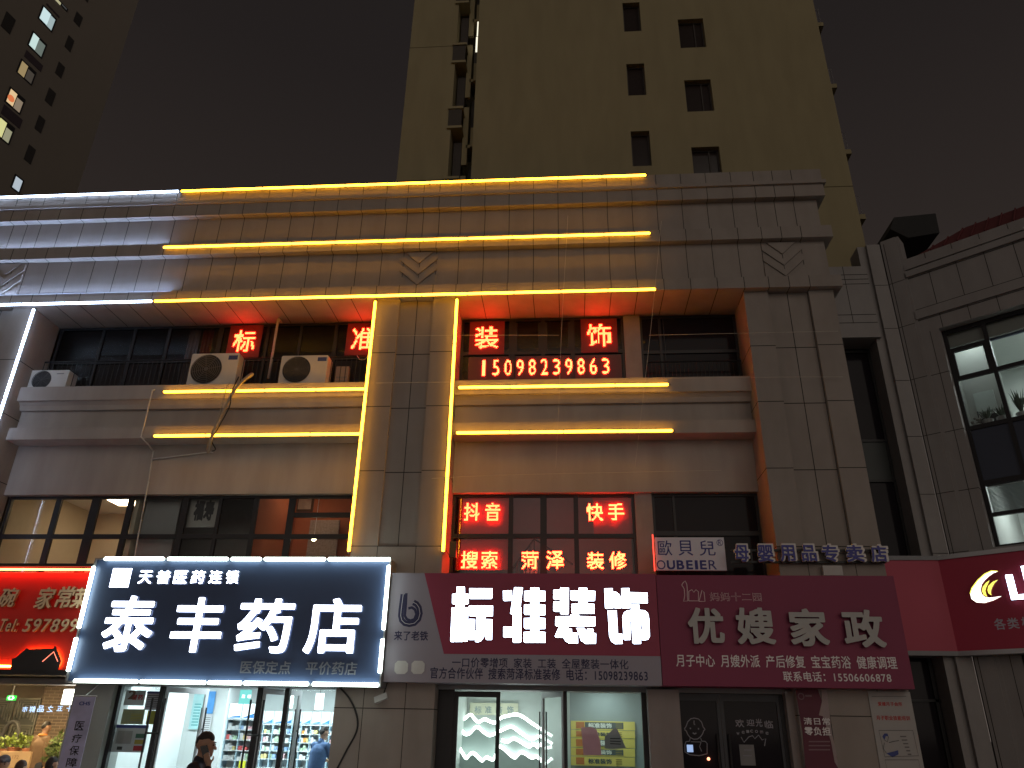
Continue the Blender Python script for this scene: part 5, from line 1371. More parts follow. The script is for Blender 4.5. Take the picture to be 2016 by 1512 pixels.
# counter with plants
b = MB(); x0, x1, z0, z1 = BX(-60, 1479, 56, 1530, 2.4)
b.box(x0, x1, 0, 0.6, 0, z1); o = b.build('counter', mat('beige_counter', (0.52, 0.36, 0.22), 0.6, 0.05)); o.location.y = 2.4; tag(o, 'beige counter with small numbers under the potted plants in the restaurant', 'counter')
b = MB(); write(b, '1172', (px(20, 1490, 2.4), px(37, 1490, 2.4), pz(28, 1494, 2.4), pz(28, 1487, 2.4)), -0.004, 0.0, 26); b.build('lettering', mat('counter_print', (0.25, 0.14, 0.08), 0.6), o)
LEAF = mat('pothos_leaf', (0.16, 0.22, 0.04), 0.5, 0.4, 9)
LEAF2 = mat('palm_leaf', (0.10, 0.15, 0.045), 0.5, 0.4, 9)
def plant(c, rx, rz_, n, m, label, seed):
    rg = random.Random(seed)
    t = empty('potted_plant', tuple(c), 0, label, 'plant', 'plants in the restaurant')
    b = MB()
    for k in range(n):
        a = rg.uniform(0, 6.28); rr = rg.random() ** 0.5
        p = Vector((rr * rx * math.cos(a), rr * 0.18 * math.sin(a), rg.uniform(0, rz_) * (1.1 - rr * 0.6)))
        d = Vector((rg.uniform(-1, 1), rg.uniform(-1, 1), rg.uniform(-0.4, 1))).normalized() * rg.uniform(0.05, 0.10)
        s_ = d.cross(Vector((rg.uniform(-1, 1), rg.uniform(-1, 1), rg.uniform(-1, 1)))).normalized() * 0.032
        b.poly([p, p + d * 0.5 + s_, p + d, p + d * 0.5 - s_])
    b.build('foliage', m, t)
    b = MB()
    for k in range(6): b.tube([(0, 0, -0.1), (rg.uniform(-rx, rx) * 0.6, 0, rz_ * 0.6)], 0.006, 5)
    b.build('stems', LEAF2, t)
    b = MB(); b.tube([(0, 0, -0.22), (0, 0, -0.02)], [0.10, 0.14], 16); b.build('pot', mat('terracotta', (0.32, 0.14, 0.09), 0.7), t)
for i, (x, y, rx, m, lb) in enumerate(((6, 1462, 0.22, LEAF, 'bright green potted plant at the far end of the restaurant counter'), (30, 1459, 0.2, LEAF, 'bright green potted plant in the middle of the restaurant counter'), (58, 1461, 0.3, LEAF, 'wide bright green potted plant behind the person in brown'))):
    plant(at(x, y + 10, 2.7), rx, 0.28, 90, m, lb, i)
plant(at(113, 1500, 2.2), 0.33, 0.62, 420, LEAF2, 'large bushy dark green plant between the person in brown and the banner', 9)
b = MB(); b.tube([(0.20 * math.cos(q * 0.4), 0, 0.30 * math.sin(q * 0.4)) for q in range(17)], 0.05, 8); o = b.build('ring_ornament', mat('dark_ring', (0.06, 0.06, 0.06), 0.6)); o.location = at(20, 1448, 3.6); tag(o, 'dark oval ring ornament in front of the lattice screen', 'ornament')

# ================================================================== survey on a turned plane (local frame: x along, y inwards, z up)
class Turned:
    def __init__(s, origin, dx):
        s.o = Vector(origin); s.dx = Vector(dx).normalized(); s.dy = Vector((-s.dx.y, s.dx.x, 0))
        s.ang = math.atan2(s.dx.y, s.dx.x)
    def __call__(s, px_, py_, off=0.0):
        d = ray(px_, py_); o = s.o + s.dy * off
        t = (o - CAM_AT).dot(s.dy) / d.dot(s.dy); p = CAM_AT + d * t - s.o
        return p.dot(s.dx), p.z + s.o.z
    def box(s, l, t, r, b, off=0.0):
        m, c = (t + b) / 2, (l + r) / 2
        return s(l, m, off)[0], s(r, m, off)[0], s(c, b, off)[1], s(c, t, off)[1]
def holes_wall(mb, x0, x1, z0, z1, y0, y1, holes, mi=0):
    xs = sorted({x0, x1, *[v for h in holes for v in h[:2]]}); zs = sorted({z0, z1, *[v for h in holes for v in h[2:]]})
    for i in range(len(xs) - 1):
        for j in range(len(zs) - 1):
            cx_, cz_ = (xs[i] + xs[i + 1]) / 2, (zs[j] + zs[j + 1]) / 2
            if any(h[0] < cx_ < h[1] and h[2] < cz_ < h[3] for h in holes): continue
            mb.poly([(xs[i], y0, zs[j]), (xs[i + 1], y0, zs[j]), (xs[i + 1], y0, zs[j + 1]), (xs[i], y0, zs[j + 1])], mi)
    for a, b, c, d in holes:
        mb.poly([(a, y0, c), (a, y1, c), (a, y1, d), (a, y0, d)], mi); mb.poly([(b, y0, c), (b, y1, c), (b, y1, d), (b, y0, d)], mi)
        mb.poly([(a, y0, d), (b, y0, d), (b, y1, d), (a, y1, d)], mi); mb.poly([(a, y0, c), (b, y0, c), (b, y1, c), (a, y1, c)], mi)

# ================================================================== wing at the right, turned towards the street
WO = at(1870, 1100, 2.0); WO.z = 0
T = Turned(WO, (0.78068, -0.62493, 0))
WG = empty('corner_wing', tuple(WO), T.ang, 'stone clad wing at the right with lit office windows and red roof', 'building')
def wpart(mb, name, m, parent=None): return mb.build(name, m, parent or WG)
WEND = 9.0
wl, zs_t, zs_b = 0.86, 10.66, 5.45
mb = MB()
mb.box(0.45, WEND, 0.0, 0.30, zs_t, 12.78); mb.box(0.45, WEND, 0.3, 6.0, 10.95, 12.78); mb.box(0.45, wl, 0.0, 0.5, 0, zs_t); mb.box(wl, WEND, 0.0, 6.0, 3.3, zs_b - 0.02)
for x in (0.95, 1.55, 2.15, 2.75, 3.4, 4.0): mb.box(x, x + 0.014, -0.003, 0.01, zs_t, 12.78, 1)
for z in (11.0, 11.3, 12.2, 12.42): mb.box(0.45, WEND, -0.004, 0.01, z, z + 0.018, 1)
mb.box(0.45, WEND, -0.05, 0.0, 11.04, 11.28); mb.box(0.45, WEND, -0.07, 0.0, 12.24, 12.40); mb.box(0.45, WEND, -0.04, 0.0, 12.46, 12.60)
for z in (9.53, 8.1, 6.72): mb.box(0.45, wl + 0.003, -0.003, 0.25, z, z + 0.014, 1)
mb.box(0.66, 0.672, -0.003, 0.01, 0, zs_t, 1)
wpart(mb, 'wall', [STONE2, JOINT])
# corner pilaster: two faces either side of a groove
mb = MB()
for z0_, z1_ in ((0, 13.5),):
    mb.box(0.04, 0.40, -0.05, 0.4, z0_, z1_); mb.box(0.40, 0.47, -0.02, 0.4, z0_, z1_)
for z in (12.2, 10.95, 9.53, 8.1, 6.72, 5.4): mb.box(0.04, 0.40, -0.053, 0.0, z, z + 0.014, 1)
mb.box(0.10, 0.114, -0.053, 0.0, 0, 13.4, 1)
wpart(mb, 'pilaster', [STONE2, JOINT])
mb = MB(); mb.box(0.0, 0.04, 0.02, 0.4, 0, 13.4); wpart(mb, 'groove', JOINT)
# roof and dormer
mb = MB()
e0, e1 = (0.75, 0.05, 12.80), (WEND, 0.05, 12.80); r0, r1 = (1.75, 1.6, 14.05), (WEND, 1.6, 14.05)
mb.poly([e0, e1, r1, r0]); mb.poly([e0, r0, (0.75, 3.2, 12.8)]); mb.poly([e0, e1, (WEND, 0.05, 12.76), (0.75, 0.05, 12.76)])
for k in range(26):
    x = 1.1 + 0.3 * k; y_ = min(1.6, (x - 0.75) * 1.55); mb.tube([(x, 0.05, 12.83), (x, y_, 12.83 + 1.25 * (y_ - 0.05) / 1.55)], 0.02, 6)
wpart(mb, 'roof', mat('red_roof', (0.13, 0.028, 0.030), 0.6, 0.15, 4))
mb = MB(); D3 = [(1760, 428), (1842, 420), (1850, 458), (1788, 468), (1753, 451)]
o3 = [S(x, y, 3.2) for x, y in D3]
mb.prism([(x, z) for x, z in o3], 3.2, 5.5); 
o = mb.build('roof_cabin', mat('roof_dark', (0.022, 0.022, 0.022), 0.8)); tag(o, 'dark boxy roof cabin standing above the corner of the wing', 'cabin')
# the office glazing: upper window, dark spandrel, lower window
gy = 0.22
mb = MB()
zz = [(zs_b - 0.02, zs_b + 0.06), (6.12, 6.20), (6.80, 6.92), (8.10, 8.20), (9.34, 9.44), (zs_t - 0.09, zs_t)]
for a, b_ in zz: mb.box(wl, WEND, gy, gy + 0.08, a, b_)
for x in (wl, 1.68, 3.1, 4.6, 6.1): mb.box(x, x + 0.085, gy - 0.004, gy + 0.084, zs_b, zs_t)
mb.box(wl + 0.085, 1.68, gy + 0.002, gy + 0.076, 10.06, 10.16)
mb.box(wl + 0.085, wl + 0.15, gy - 0.006, gy + 0.072, 9.44, 10.06); mb.box(1.61, 1.68, gy - 0.006, gy + 0.072, 9.44, 10.06)
fr = wpart(mb, 'window', FRAME)
mb = MB()
for a, b_ in ((8.2, 10.6), (zs_b + 0.06, 6.8)): mb.poly([(wl, gy + 0.04, a), (WEND, gy + 0.04, a), (WEND, gy + 0.04, b_), (wl, gy + 0.04, b_)])
mb.build('pane', CLEAR, fr)
mb = MB(); mb.box(wl + 0.085, WEND, gy + 0.03, gy + 0.06, 6.92, 8.10); wpart(mb, 'spandrel_panel', mat('slate_blue_panel', (0.045, 0.055, 0.085), 0.25, 0.06, 1.5))
# offices behind
OFW = mat('office_wall', (0.44, 0.46, 0.44), 0.7, 0.03)
mb = MB(); mb.box(wl - 0.15, wl - 0.02, 0.5, 4.0, 5.4, 10.9); mb.box(wl - 0.15, WEND, 4.0, 4.1, 5.4, 10.9); mb.box(wl - 0.1, WEND, 0.32, 4.0, 7.5, 8.0); mb.box(wl - 0.1, WEND, 0.32, 4.0, 10.80, 10.9)
mb.box(wl - 0.02, WEND, 0.36, 0.44, 10.25, 10.80); mb.box(wl - 0.02, 1.66, 1.2, 1.24, 8.0, 10.8)
wpart(mb, 'office_wall', OFW)
mb = MB(); mb.box(wl, WEND, 0.45, 0.5, 10.20, 10.30); wpart(mb, 'pelmet', mat('pelmet_blue', (0.10, 0.13, 0.2), 0.6))
def wthing(name, label, cat, grp=None):
    return empty(name, tuple(WO), T.ang, label, cat, grp)
def wlamp(u0, u1, v0, v1, z, m, label):
    t = empty('ceiling_lamp', tuple(WO + T.dx * ((u0 + u1) / 2) + T.dy * ((v0 + v1) / 2) + Vector((0, 0, z))), T.ang, label, 'ceiling lamp')
    hx, hy = (u1 - u0) / 2, (v1 - v0) / 2
    b = MB(); b.box(-hx, hx, -hy, hy, 0.012, 0.05); b.build('lamp_housing', WHITE, t)
    b = MB(); b.box(-hx + 0.02, hx - 0.02, -hy + 0.02, hy - 0.02, 0, 0.012); b.build('diffuser', m, t)
E_OFF = em('office_lamp', (0.90, 1.0, 0.97), 36.0)
wlamp(2.4, 3.4, 1.9, 2.5, 10.74, E_OFF, 'office ceiling lamp behind the upper window of the wing')
wlamp(1.0, 1.55, 0.55, 1.05, 10.74, em('office_lamp_small', (0.90, 1.0, 0.97), 9.0), 'office ceiling lamp in front of the partition, nearest the pilaster')
wlamp(4.6, 5.6, 1.9, 2.5, 10.74, E_OFF, 'office ceiling lamp deeper along the upper floor of the wing')
wlamp(1.4, 2.2, 1.5, 2.3, 7.44, E_OFF, 'office ceiling lamp behind the lower window of the wing')
# blind in the lower window
t = wthing('window_blind', 'pale slatted blind lowered in the lower office window of the wing', 'blind')
b = MB()
for k in range(22): b.box(wl + 0.10, 1.66, gy + 0.12, gy + 0.135, 6.22 + 0.027 * k, 6.22 + 0.027 * k + 0.02)
b.build('slats', mat('blind_slat', (0.28, 0.34, 0.35), 0.6), t); b = MB(); b.box(wl + 0.10, 1.66, gy + 0.10, gy + 0.15, 6.79, 6.815); b.build('head_rail', WHITE, t)
# plants and furniture on the upper sill
def succulent(u, label, seed, n=15, h=0.34):
    rg = random.Random(seed)
    t = empty('potted_plant', tuple(WO + T.dx * u + T.dy * (gy + 0.28) + Vector((0, 0, 8.19))), T.ang, label, 'plant', 'plants on the office sill')
    b = MB(); b.tube([(0, 0, 0), (0, 0, 0.16)], [0.09, 0.12], 14); b.build('pot', mat('white_pot', (0.45, 0.46, 0.46), 0.4), t)
    b = MB()
    for k in range(n):
        a = 6.28 * k / n + rg.uniform(-0.2, 0.2); s_ = rg.uniform(0.5, 1.0)
        d = Vector((math.cos(a), math.sin(a) * 0.5, 0)) * 0.20 * s_; tip = d + Vector((0, 0, 0.16 + h * rg.uniform(0.5, 1)))
        side = Vector((-math.sin(a), math.cos(a), 0)) * 0.02
        b.poly([Vector((0, 0, 0.14)) - side, d * 0.5 + Vector((0, 0, 0.14 + h * 0.4)) - side * 1.3, tip, d * 0.5 + Vector((0, 0, 0.14 + h * 0.4)) + side * 1.3, Vector((0, 0, 0.14)) + side])
    b.build('leaves', mat('aloe_leaf', (0.06, 0.09, 0.06), 0.5, 0.3, 8), t)
succulent(1.28, 'spiky aloe plant on the office sill, left of two', 1)
succulent(1.56, 'spiky aloe plant on the office sill, right of two by the mullion', 2)
succulent(1.95, 'dark bushy potted plant on the office sill beyond the mullion', 3, 26, 0.6)
t = empty('flower_pot', tuple(WO + T.dx * 1.05 + T.dy * (gy + 0.25) + Vector((0, 0, 8.19))), T.ang, 'small grey flower arrangement at the corner of the office sill', 'plant')
b = MB(); b.tube([(0, 0, 0), (0, 0, 0.1)], [0.06, 0.08], 12); b.build('pot', MATS['white_pot'], t)
b = MB(); rg = random.Random(4)
for k in range(16): b.ball((rg.uniform(-.1, .1), rg.uniform(-.06, .06), rg.uniform(0.1, 0.24)), 0.03, 6, 4)
b.build('blossoms', mat('grey_blossom', (0.25, 0.24, 0.22), 0.8, 0.3), t)
t = empty('office_chair', tuple(WO + T.dx * 1.35 + T.dy * 0.95 + Vector((0, 0, 8.0))), T.ang, 'dark chair with thin armrests behind the aloe plants', 'chair')
b = MB(); b.box(-0.25, 0.25, -0.25, 0.25, 0.42, 0.48); b.build('seat', DARK, t)
b = MB(); b.box(-0.25, 0.25, 0.22, 0.26, 0.5, 0.72); b.build('backrest', DARK, t)
for s_ in (-1, 1):
    b = MB(); b.tube([(s_ * 0.27, -0.2, 0.45), (s_ * 0.27, -0.2, 0.68), (s_ * 0.27, 0.22, 0.68)], 0.015, 6); b.build('armrest', DARK, t)
    for q in (-1, 1):
        b = MB(); b.tube([(s_ * 0.23, q * 0.22, 0), (s_ * 0.23, q * 0.22, 0.42)], 0.015, 6); b.build('leg', DARK, t)
t = empty('leaning_board', tuple(WO + T.dx * 1.22 + T.dy * 1.12 + Vector((0, 0, 9.0))), T.ang, 'pale board leaning against the office partition above the chair', 'board')
b = MB(); b.box(-0.2, 0.22, 0.0, 0.05, -0.2, 0.28); b.build('panel', mat('pale_board', (0.55, 0.62, 0.6), 0.6), t)
# connecting part between the corner pilaster and the wing
CN = empty('link_block', (0, 0, 0), 0, 'narrow recessed link with dark glazing between shopping block and wing', 'building')
mb = MB(); mb.box(6.04, 7.75, 2.0, 6, 10.72, 12.82)
for z in (12.28, 12.42, 12.56, 11.15, 11.38): mb.box(6.04, 7.75, 1.996, 2.01, z, z + 0.016, 1)
for x in (6.55, 7.16): mb.box(x, x + 0.014, 1.997, 2.01, 10.72, 12.82, 1)
mb.box(6.04, 7.75, 1.95, 2.0, 10.72, 11.12)
mb.build('wall', [STONE2, JOINT], CN)
mb = MB(); mb.box(7.66, 7.86, 2.06, 2.6, 0, 13.45); mb.box(7.86, 8.19, 1.96, 2.6, 0, 13.45)
for z in (12.2, 10.95, 9.53, 8.1, 6.72, 5.4): mb.box(7.86, 8.19, 1.957, 2.0, z, z + 0.014, 1)
mb.build('pilaster', [STONE2, JOINT], CN)
mb = MB(); mb.box(6.04, 7.66, 2.6, 2.65, 5.2, 10.72); g_ = mb.build('dark_glazing', DGLASS, CN)
mb = MB(); mb.box(6.04, 7.66, 2.58, 2.6, 7.25, 8.2); mb.build('spandrel_panel', mat('dark_teal_panel', (0.035, 0.042, 0.042), 0.5), CN)
mb = MB()
for z in (10.6, 8.2, 7.2, 5.25): mb.box(6.04, 7.66, 2.55, 2.58, z, z + 0.06)
for x in (6.1, 7.60): mb.box(x, x + 0.06, 2.56, 2.59, 5.2, 10.7)
mb.build('frame', DARK, CN)
mb = MB(); mb.box(6.04, 7.66, 2.6, 2.65, 0, 3.4); mb.build('lower_glazing', DGLASS, CN)
mb = MB()
for x in (6.9, 7.55): mb.box(x, x + 0.07, 2.54, 2.6, 0, 3.4)
mb.box(6.04, 7.66, 2.54, 2.6, 2.45, 2.5)
mb.build('frame', DARK, CN)
# lower wing front
mb = MB(); mb.box(0.9, WEND, 0.3, 0.4, 0, 3.3); wpart(mb, 'lower_glazing', DGLASS)
mb = MB(); mb.box(0.78, 0.9, 0.1, 0.4, 0, 3.3); wpart(mb, 'frame', DARK)
# red sign running round the corner
zr0, zr1 = 3.39, 5.24
sg = empty('wrapping_red_sign', (0, 0, 0), 0, 'dark red signboard wrapping round the corner with glowing crescent emblem', 'sign')
ys_ = 1.88
bend = 7.90
CRIM2 = mat('red_wrap_panel', (0.43, 0.045, 0.085), 0.5, 0.06, 1.0)
mb = MB(); mb.box(6.03, bend, ys_, 2.5, zr0, zr1); mb.build('board', CRIM2, sg)
mb = MB(); mb.box(6.03, bend, ys_ - 0.03, 2.5, zr1, zr1 + 0.09); mb.box(6.03, bend, ys_ - 0.03, 2.5, zr0 - 0.09, zr0); mb.build('trim', GREYM, sg)
W2 = Turned((bend, ys_, 0), (0.78068, -0.62493, 0))
wsg = empty('wing_panel', (bend, ys_, 0), W2.ang); wsg.parent = sg
mb = MB(); mb.box(0, 8.5, 0, 0.28, zr0, zr1); mb.build('board', CRIM2, wsg)
mb = MB(); mb.box(-0.01, 8.5, -0.03, 0.28, zr1, zr1 + 0.09); mb.box(-0.01, 8.5, -0.03, 0.28, zr0 - 0.09, zr0); mb.build('trim', ALU, wsg)
def wp(pts, off=-0.06): return [W2(x, y, off) for x, y in pts]
zq = lambda l: [(1700 + x / 6.3, 1060 + y / 6.3) for x, y in l]
E_LOGO = em('crescent_white', (1.0, 1.0, 0.85), 2.6); E_LOGY = em('crescent_yellow', (1.0, 0.92, 0.12), 1.6)
mb = MB()
crescent_o = [(1668, 410), (1590, 408), (1510, 445), (1420, 525), (1350, 620), (1326, 690), (1340, 750), (1400, 792), (1500, 800), (1610, 768), (1712, 716)]
crescent_i = [(1668, 410), (1610, 430), (1560, 465), (1505, 515), (1465, 570), (1452, 640), (1465, 690), (1500, 724), (1560, 736), (1630, 728), (1712, 716)]
def cres(o_, i_, y, d, m, name, mm):
    A = wp(zq(o_), y); B_ = wp(zq(i_), y); q = MB()
    for k in range(len(A) - 1):
        q.poly([(A[k][0], y, A[k][1]), (A[k + 1][0], y, A[k + 1][1]), (B_[k + 1][0], y, B_[k + 1][1]), (B_[k][0], y, B_[k][1])])
        for R_ in (A, B_): q.poly([(R_[k][0], y, R_[k][1]), (R_[k + 1][0], y, R_[k + 1][1]), (R_[k + 1][0], y + d, R_[k + 1][1]), (R_[k][0], y + d, R_[k][1])], 1)
    return q.build(name, [mm, SIDE], wsg)
cres(crescent_o, crescent_i, -0.035, 0.03, 0, 'crescent_emblem', E_LOGO)
rim_o = [(x - 9, y - 9) for x, y in crescent_o[:6]]; cres(rim_o, crescent_o[:6], -0.058, 0.04, 0, 'crescent_rim', E_LOGY)
cres([(1562, 520), (1520, 550), (1480, 600), (1470, 650), (1490, 700), (1535, 725)], [(1562, 520), (1545, 560), (1520, 610), (1510, 650), (1520, 690), (1535, 725)], -0.06, 0.05, 0, 'inner_arc', E_LOGY)
cres([(1665, 512), (1600, 540), (1550, 590), (1538, 640), (1550, 680), (1588, 705)], [(1665, 512), (1620, 560), (1592, 610), (1580, 650), (1580, 680), (1588, 705)], -0.06, 0.05, 0, 'inner_arc', E_LOGY)
x0, x1, z0, z1 = W2.box(1985, 1131, 1997, 1181, -0.05)
q = MB()
for y0_, y1_, mi_ in ((-0.05, -0.044, 0), (-0.044, -0.004, 1)):
    q.box(x0, x1 + 0.02, y0_, y1_, z0, z1, mi_); q.box(x1 + 0.02, x1 + 0.2, y0_ + 0.001, y1_, z0, z0 + 0.09, mi_); q.box(x1 + 0.2, x1 + 0.32, y0_ + 0.0005, y1_, z0, z1 + 0.14, mi_)
q.build('letter', [E_SIGN, SIDE], wsg)
for ch, bx in (('各', (1957, 1217, 1980, 1240)), ('类', (1983, 1216, 2006, 1238)), ('板', (2011, 1214, 2034, 1236))):
    x0, x1, z0, z1 = W2.box(*bx, -0.004); q = MB(); write(q, ch, (x0, x1, z0, z1), -0.005, 0.018, 34); q.build('letter', mat('lilac_letter', (0.5, 0.47, 0.55), 0.5), wsg)

# ================================================================== residential tower right behind
YTW = 4.5
TW = empty('residential_tower', (0, 0, 0), 0, 'tall yellow rendered residential tower rising behind the shopping block', 'building')
TYEL = mat('yellow_render', (0.295, 0.25, 0.145), 0.9, 0.05, 0.8, 0.02, stain=0.2)
TJ = mat('tower_joint', (0.10, 0.08, 0.04), 0.9)
tz0, tz1 = 11.2, 55.0
xg0, xg1 = px(937, 150, YTW), 9.02
def rowz(zt_list, n=9):
    p = 3.07
    return [zt_list[0] + p * k for k in range(n)]
colA = [BX(1228, 5, 1262, 60, YTW), BX(1235, 123, 1270, 187, YTW), BX(1242, 258, 1280, 326, YTW)]
colB = [BX(1338, 37, 1388, 93, YTW), BX(1350, 157, 1404, 220, YTW), BX(1362, 289, 1417, 339, YTW)]
def clean(col):
    a = sum(c[0] for c in col) / 3; b_ = sum(c[1] for c in col) / 3
    p = (col[0][3] - col[2][3]) / 2
    h = sum(c[3] - c[2] for c in col[:2]) / 2
    return [(a, b_, col[0][3] + p * k - h, col[0][3] + p * k) for k in range(-2, 6)]
HA, HB = clean(colA), clean(colB)
mb = MB()
holes_wall(mb, xg0, xg1, tz0, tz1, YTW, YTW + 0.22, HA + HB)
mb.poly([(xg1, YTW, tz0), (xg1, YTW + 12, tz0), (xg1, YTW + 12, tz1), (xg1, YTW, tz1)]); mb.poly([(xg0, YTW, tz0), (xg0, YTW + 3, tz0), (xg0, YTW + 3, tz1), (xg0, YTW, tz1)])
mb.poly([(xg0, YTW, tz1), (xg1, YTW, tz1), (xg1, YTW + 12, tz1), (xg0, YTW + 12, tz1)])
zj = pz(1660, 367, YTW)
mb.box(xg0, xg1, YTW - 0.004, YTW, zj - 0.014, zj + 0.014, 1)
mb.build('wall', [TYEL, TJ], TW)
TGL = mat('tower_glass', (0.035, 0.026, 0.024), 0.15, 0.1)
for (a, b_, c, d) in HA + HB:
    f = MB(); y_ = YTW + 0.22
    f.box(a, a + 0.05, y_ - 0.04, y_, c, d); f.box(b_ - 0.05, b_, y_ - 0.04, y_, c, d); f.box(a + 0.05, b_ - 0.05, y_ - 0.04, y_, d - 0.05, d); f.box(a + 0.05, b_ - 0.05, y_ - 0.04, y_, c, c + 0.05)
    if b_ - a > 0.65: f.box((a + b_) / 2 + 0.12, (a + b_) / 2 + 0.16, y_ - 0.035, y_, c + 0.05, d - 0.05)
    f = f.build('window', mat('tower_frame', (0.05, 0.04, 0.035), 0.6), TW)
    g_ = MB(); g_.poly([(a, y_ + 0.003, c), (b_, y_ + 0.003, c), (b_, y_ + 0.003, d), (a, y_ + 0.003, d)]); g_.build('pane', TGL, f)
# balcony ledges on the right flank
for (yy, yt) in ((48, 38), (170, 158), (300, 288), (428, 418)):
    z = pz(1640, yy, YTW + 0.6)
    b = MB(); b.box(xg1, xg1 + 0.42, YTW + 0.5, YTW + 2.5, z - 0.16, z + 0.02); b.ext([(YTW + 0.5, z - 0.4), (YTW + 0.5, z - 0.16), (YTW + 0.8, z - 0.16)], xg1, xg1 + 0.2); o = b.build('balcony', TYEL, TW)
    b = MB()
    for k in range(4): b.tube([(xg1 + 0.08 + 0.09 * k, YTW + 0.55, z), (xg1 + 0.08 + 0.09 * k, YTW + 0.55, z + 0.75)], 0.012, 5)
    b.tube([(xg1, YTW + 0.55, z + 0.75), (xg1 + 0.38, YTW + 0.55, z + 0.75)], 0.015, 5); b.build('railing', mat('balcony_rail', (0.2, 0.19, 0.2), 0.5), o)
# left part and the shaft of ledges between
xf0, xf1 = -5.56, px(893, 150, YTW)
mb = MB()
holes_wall(mb, xf0, xf1 - 0.0, tz0, tz1, YTW + 0.1, YTW + 0.3, [])
mb.poly([(xf0, YTW + 0.1, tz0), (xf0, YTW + 10, tz0), (xf0, YTW + 10, tz1), (xf0, YTW + 0.1, tz1)]); mb.poly([(xf1, YTW + 0.1, tz0), (xf1, YTW + 3, tz0), (xf1, YTW + 3, tz1), (xf1, YTW + 0.1, tz1)])
mb.poly([(xf1, YTW + 3, tz0), (xg0, YTW + 3, tz0), (xg0, YTW + 3, tz1), (xf1, YTW + 3, tz1)])
zj2 = pz(850, 88, YTW)
for k in range(-3, 8): mb.box(xf0, xf1, YTW + 0.096, YTW + 0.1, zj2 + 6.14 * k - 0.012, zj2 + 6.14 * k + 0.012, 1)
mb.build('wall', [TYEL, TJ], TW)
pit = 3.07
zbase = pz(900, 212, YTW)
DKP = mat('shaft_louvre', (0.06, 0.05, 0.04), 0.7, 0.1)
xmid = xf1 + (xg0 - xf1) * 0.55
for k in range(-2, 9):
    z = zbase + pit * k
    b = MB(); b.box(xf1 - 0.12, xf1 + 0.40, YTW + 0.02, YTW + 1.0, z, z + 0.10); b.box(xf1 - 0.1, xf1 + 0.36, YTW + 0.06, YTW + 0.1, z - 0.78, z - 0.02, 1); b.box(xf1 - 0.12, xf1 + 0.40, YTW + 0.02, YTW + 1.0, z - 0.88, z - 0.78)
    b.box(xf1 + 0.36, xmid + 0.1, YTW + 0.5, YTW + 0.6, z - 2.1, z + 0.5)
    o = b.build('equipment_ledge', [TYEL, DKP], TW)
    b = MB(); b.box(xf1 + 0.06, xf1 + 0.34, YTW + 0.55, YTW + 0.6, z + 0.25, z + 2.0); o = b.build('window', mat('tower_frame', (0.05, 0.04, 0.035), 0.6), TW)
    b = MB(); b.box(xmid + 0.12, xg0 - 0.02, YTW + 0.9, YTW + 0.95, z - 1.2, z + 1.2); b.build('window', MATS['tower_frame'], TW)
    b = MB(); b.box(xmid + 0.05, xg0, YTW + 0.5, YTW + 1.2, z - 1.35, z - 1.22); b.box(xmid + 0.2, xg0, YTW + 0.45, YTW + 0.5, z - 1.35, z - 0.5); b.build('balcony', TYEL, TW)
b = MB(); b.box(xg0 - 0.10, xg0 - 0.05, YTW + 0.35, YTW + 0.4, pz(936, 72, YTW + 0.4), pz(936, 45, YTW + 0.4)); b.box(xg0 - 0.12, xg0 - 0.06, YTW + 0.35, YTW + 0.4, pz(935, 103, YTW + 0.4), pz(935, 75, YTW + 0.4)); b.build('lit_window', em('tower_light', (1.0, 0.93, 0.72), 1.2), TW)

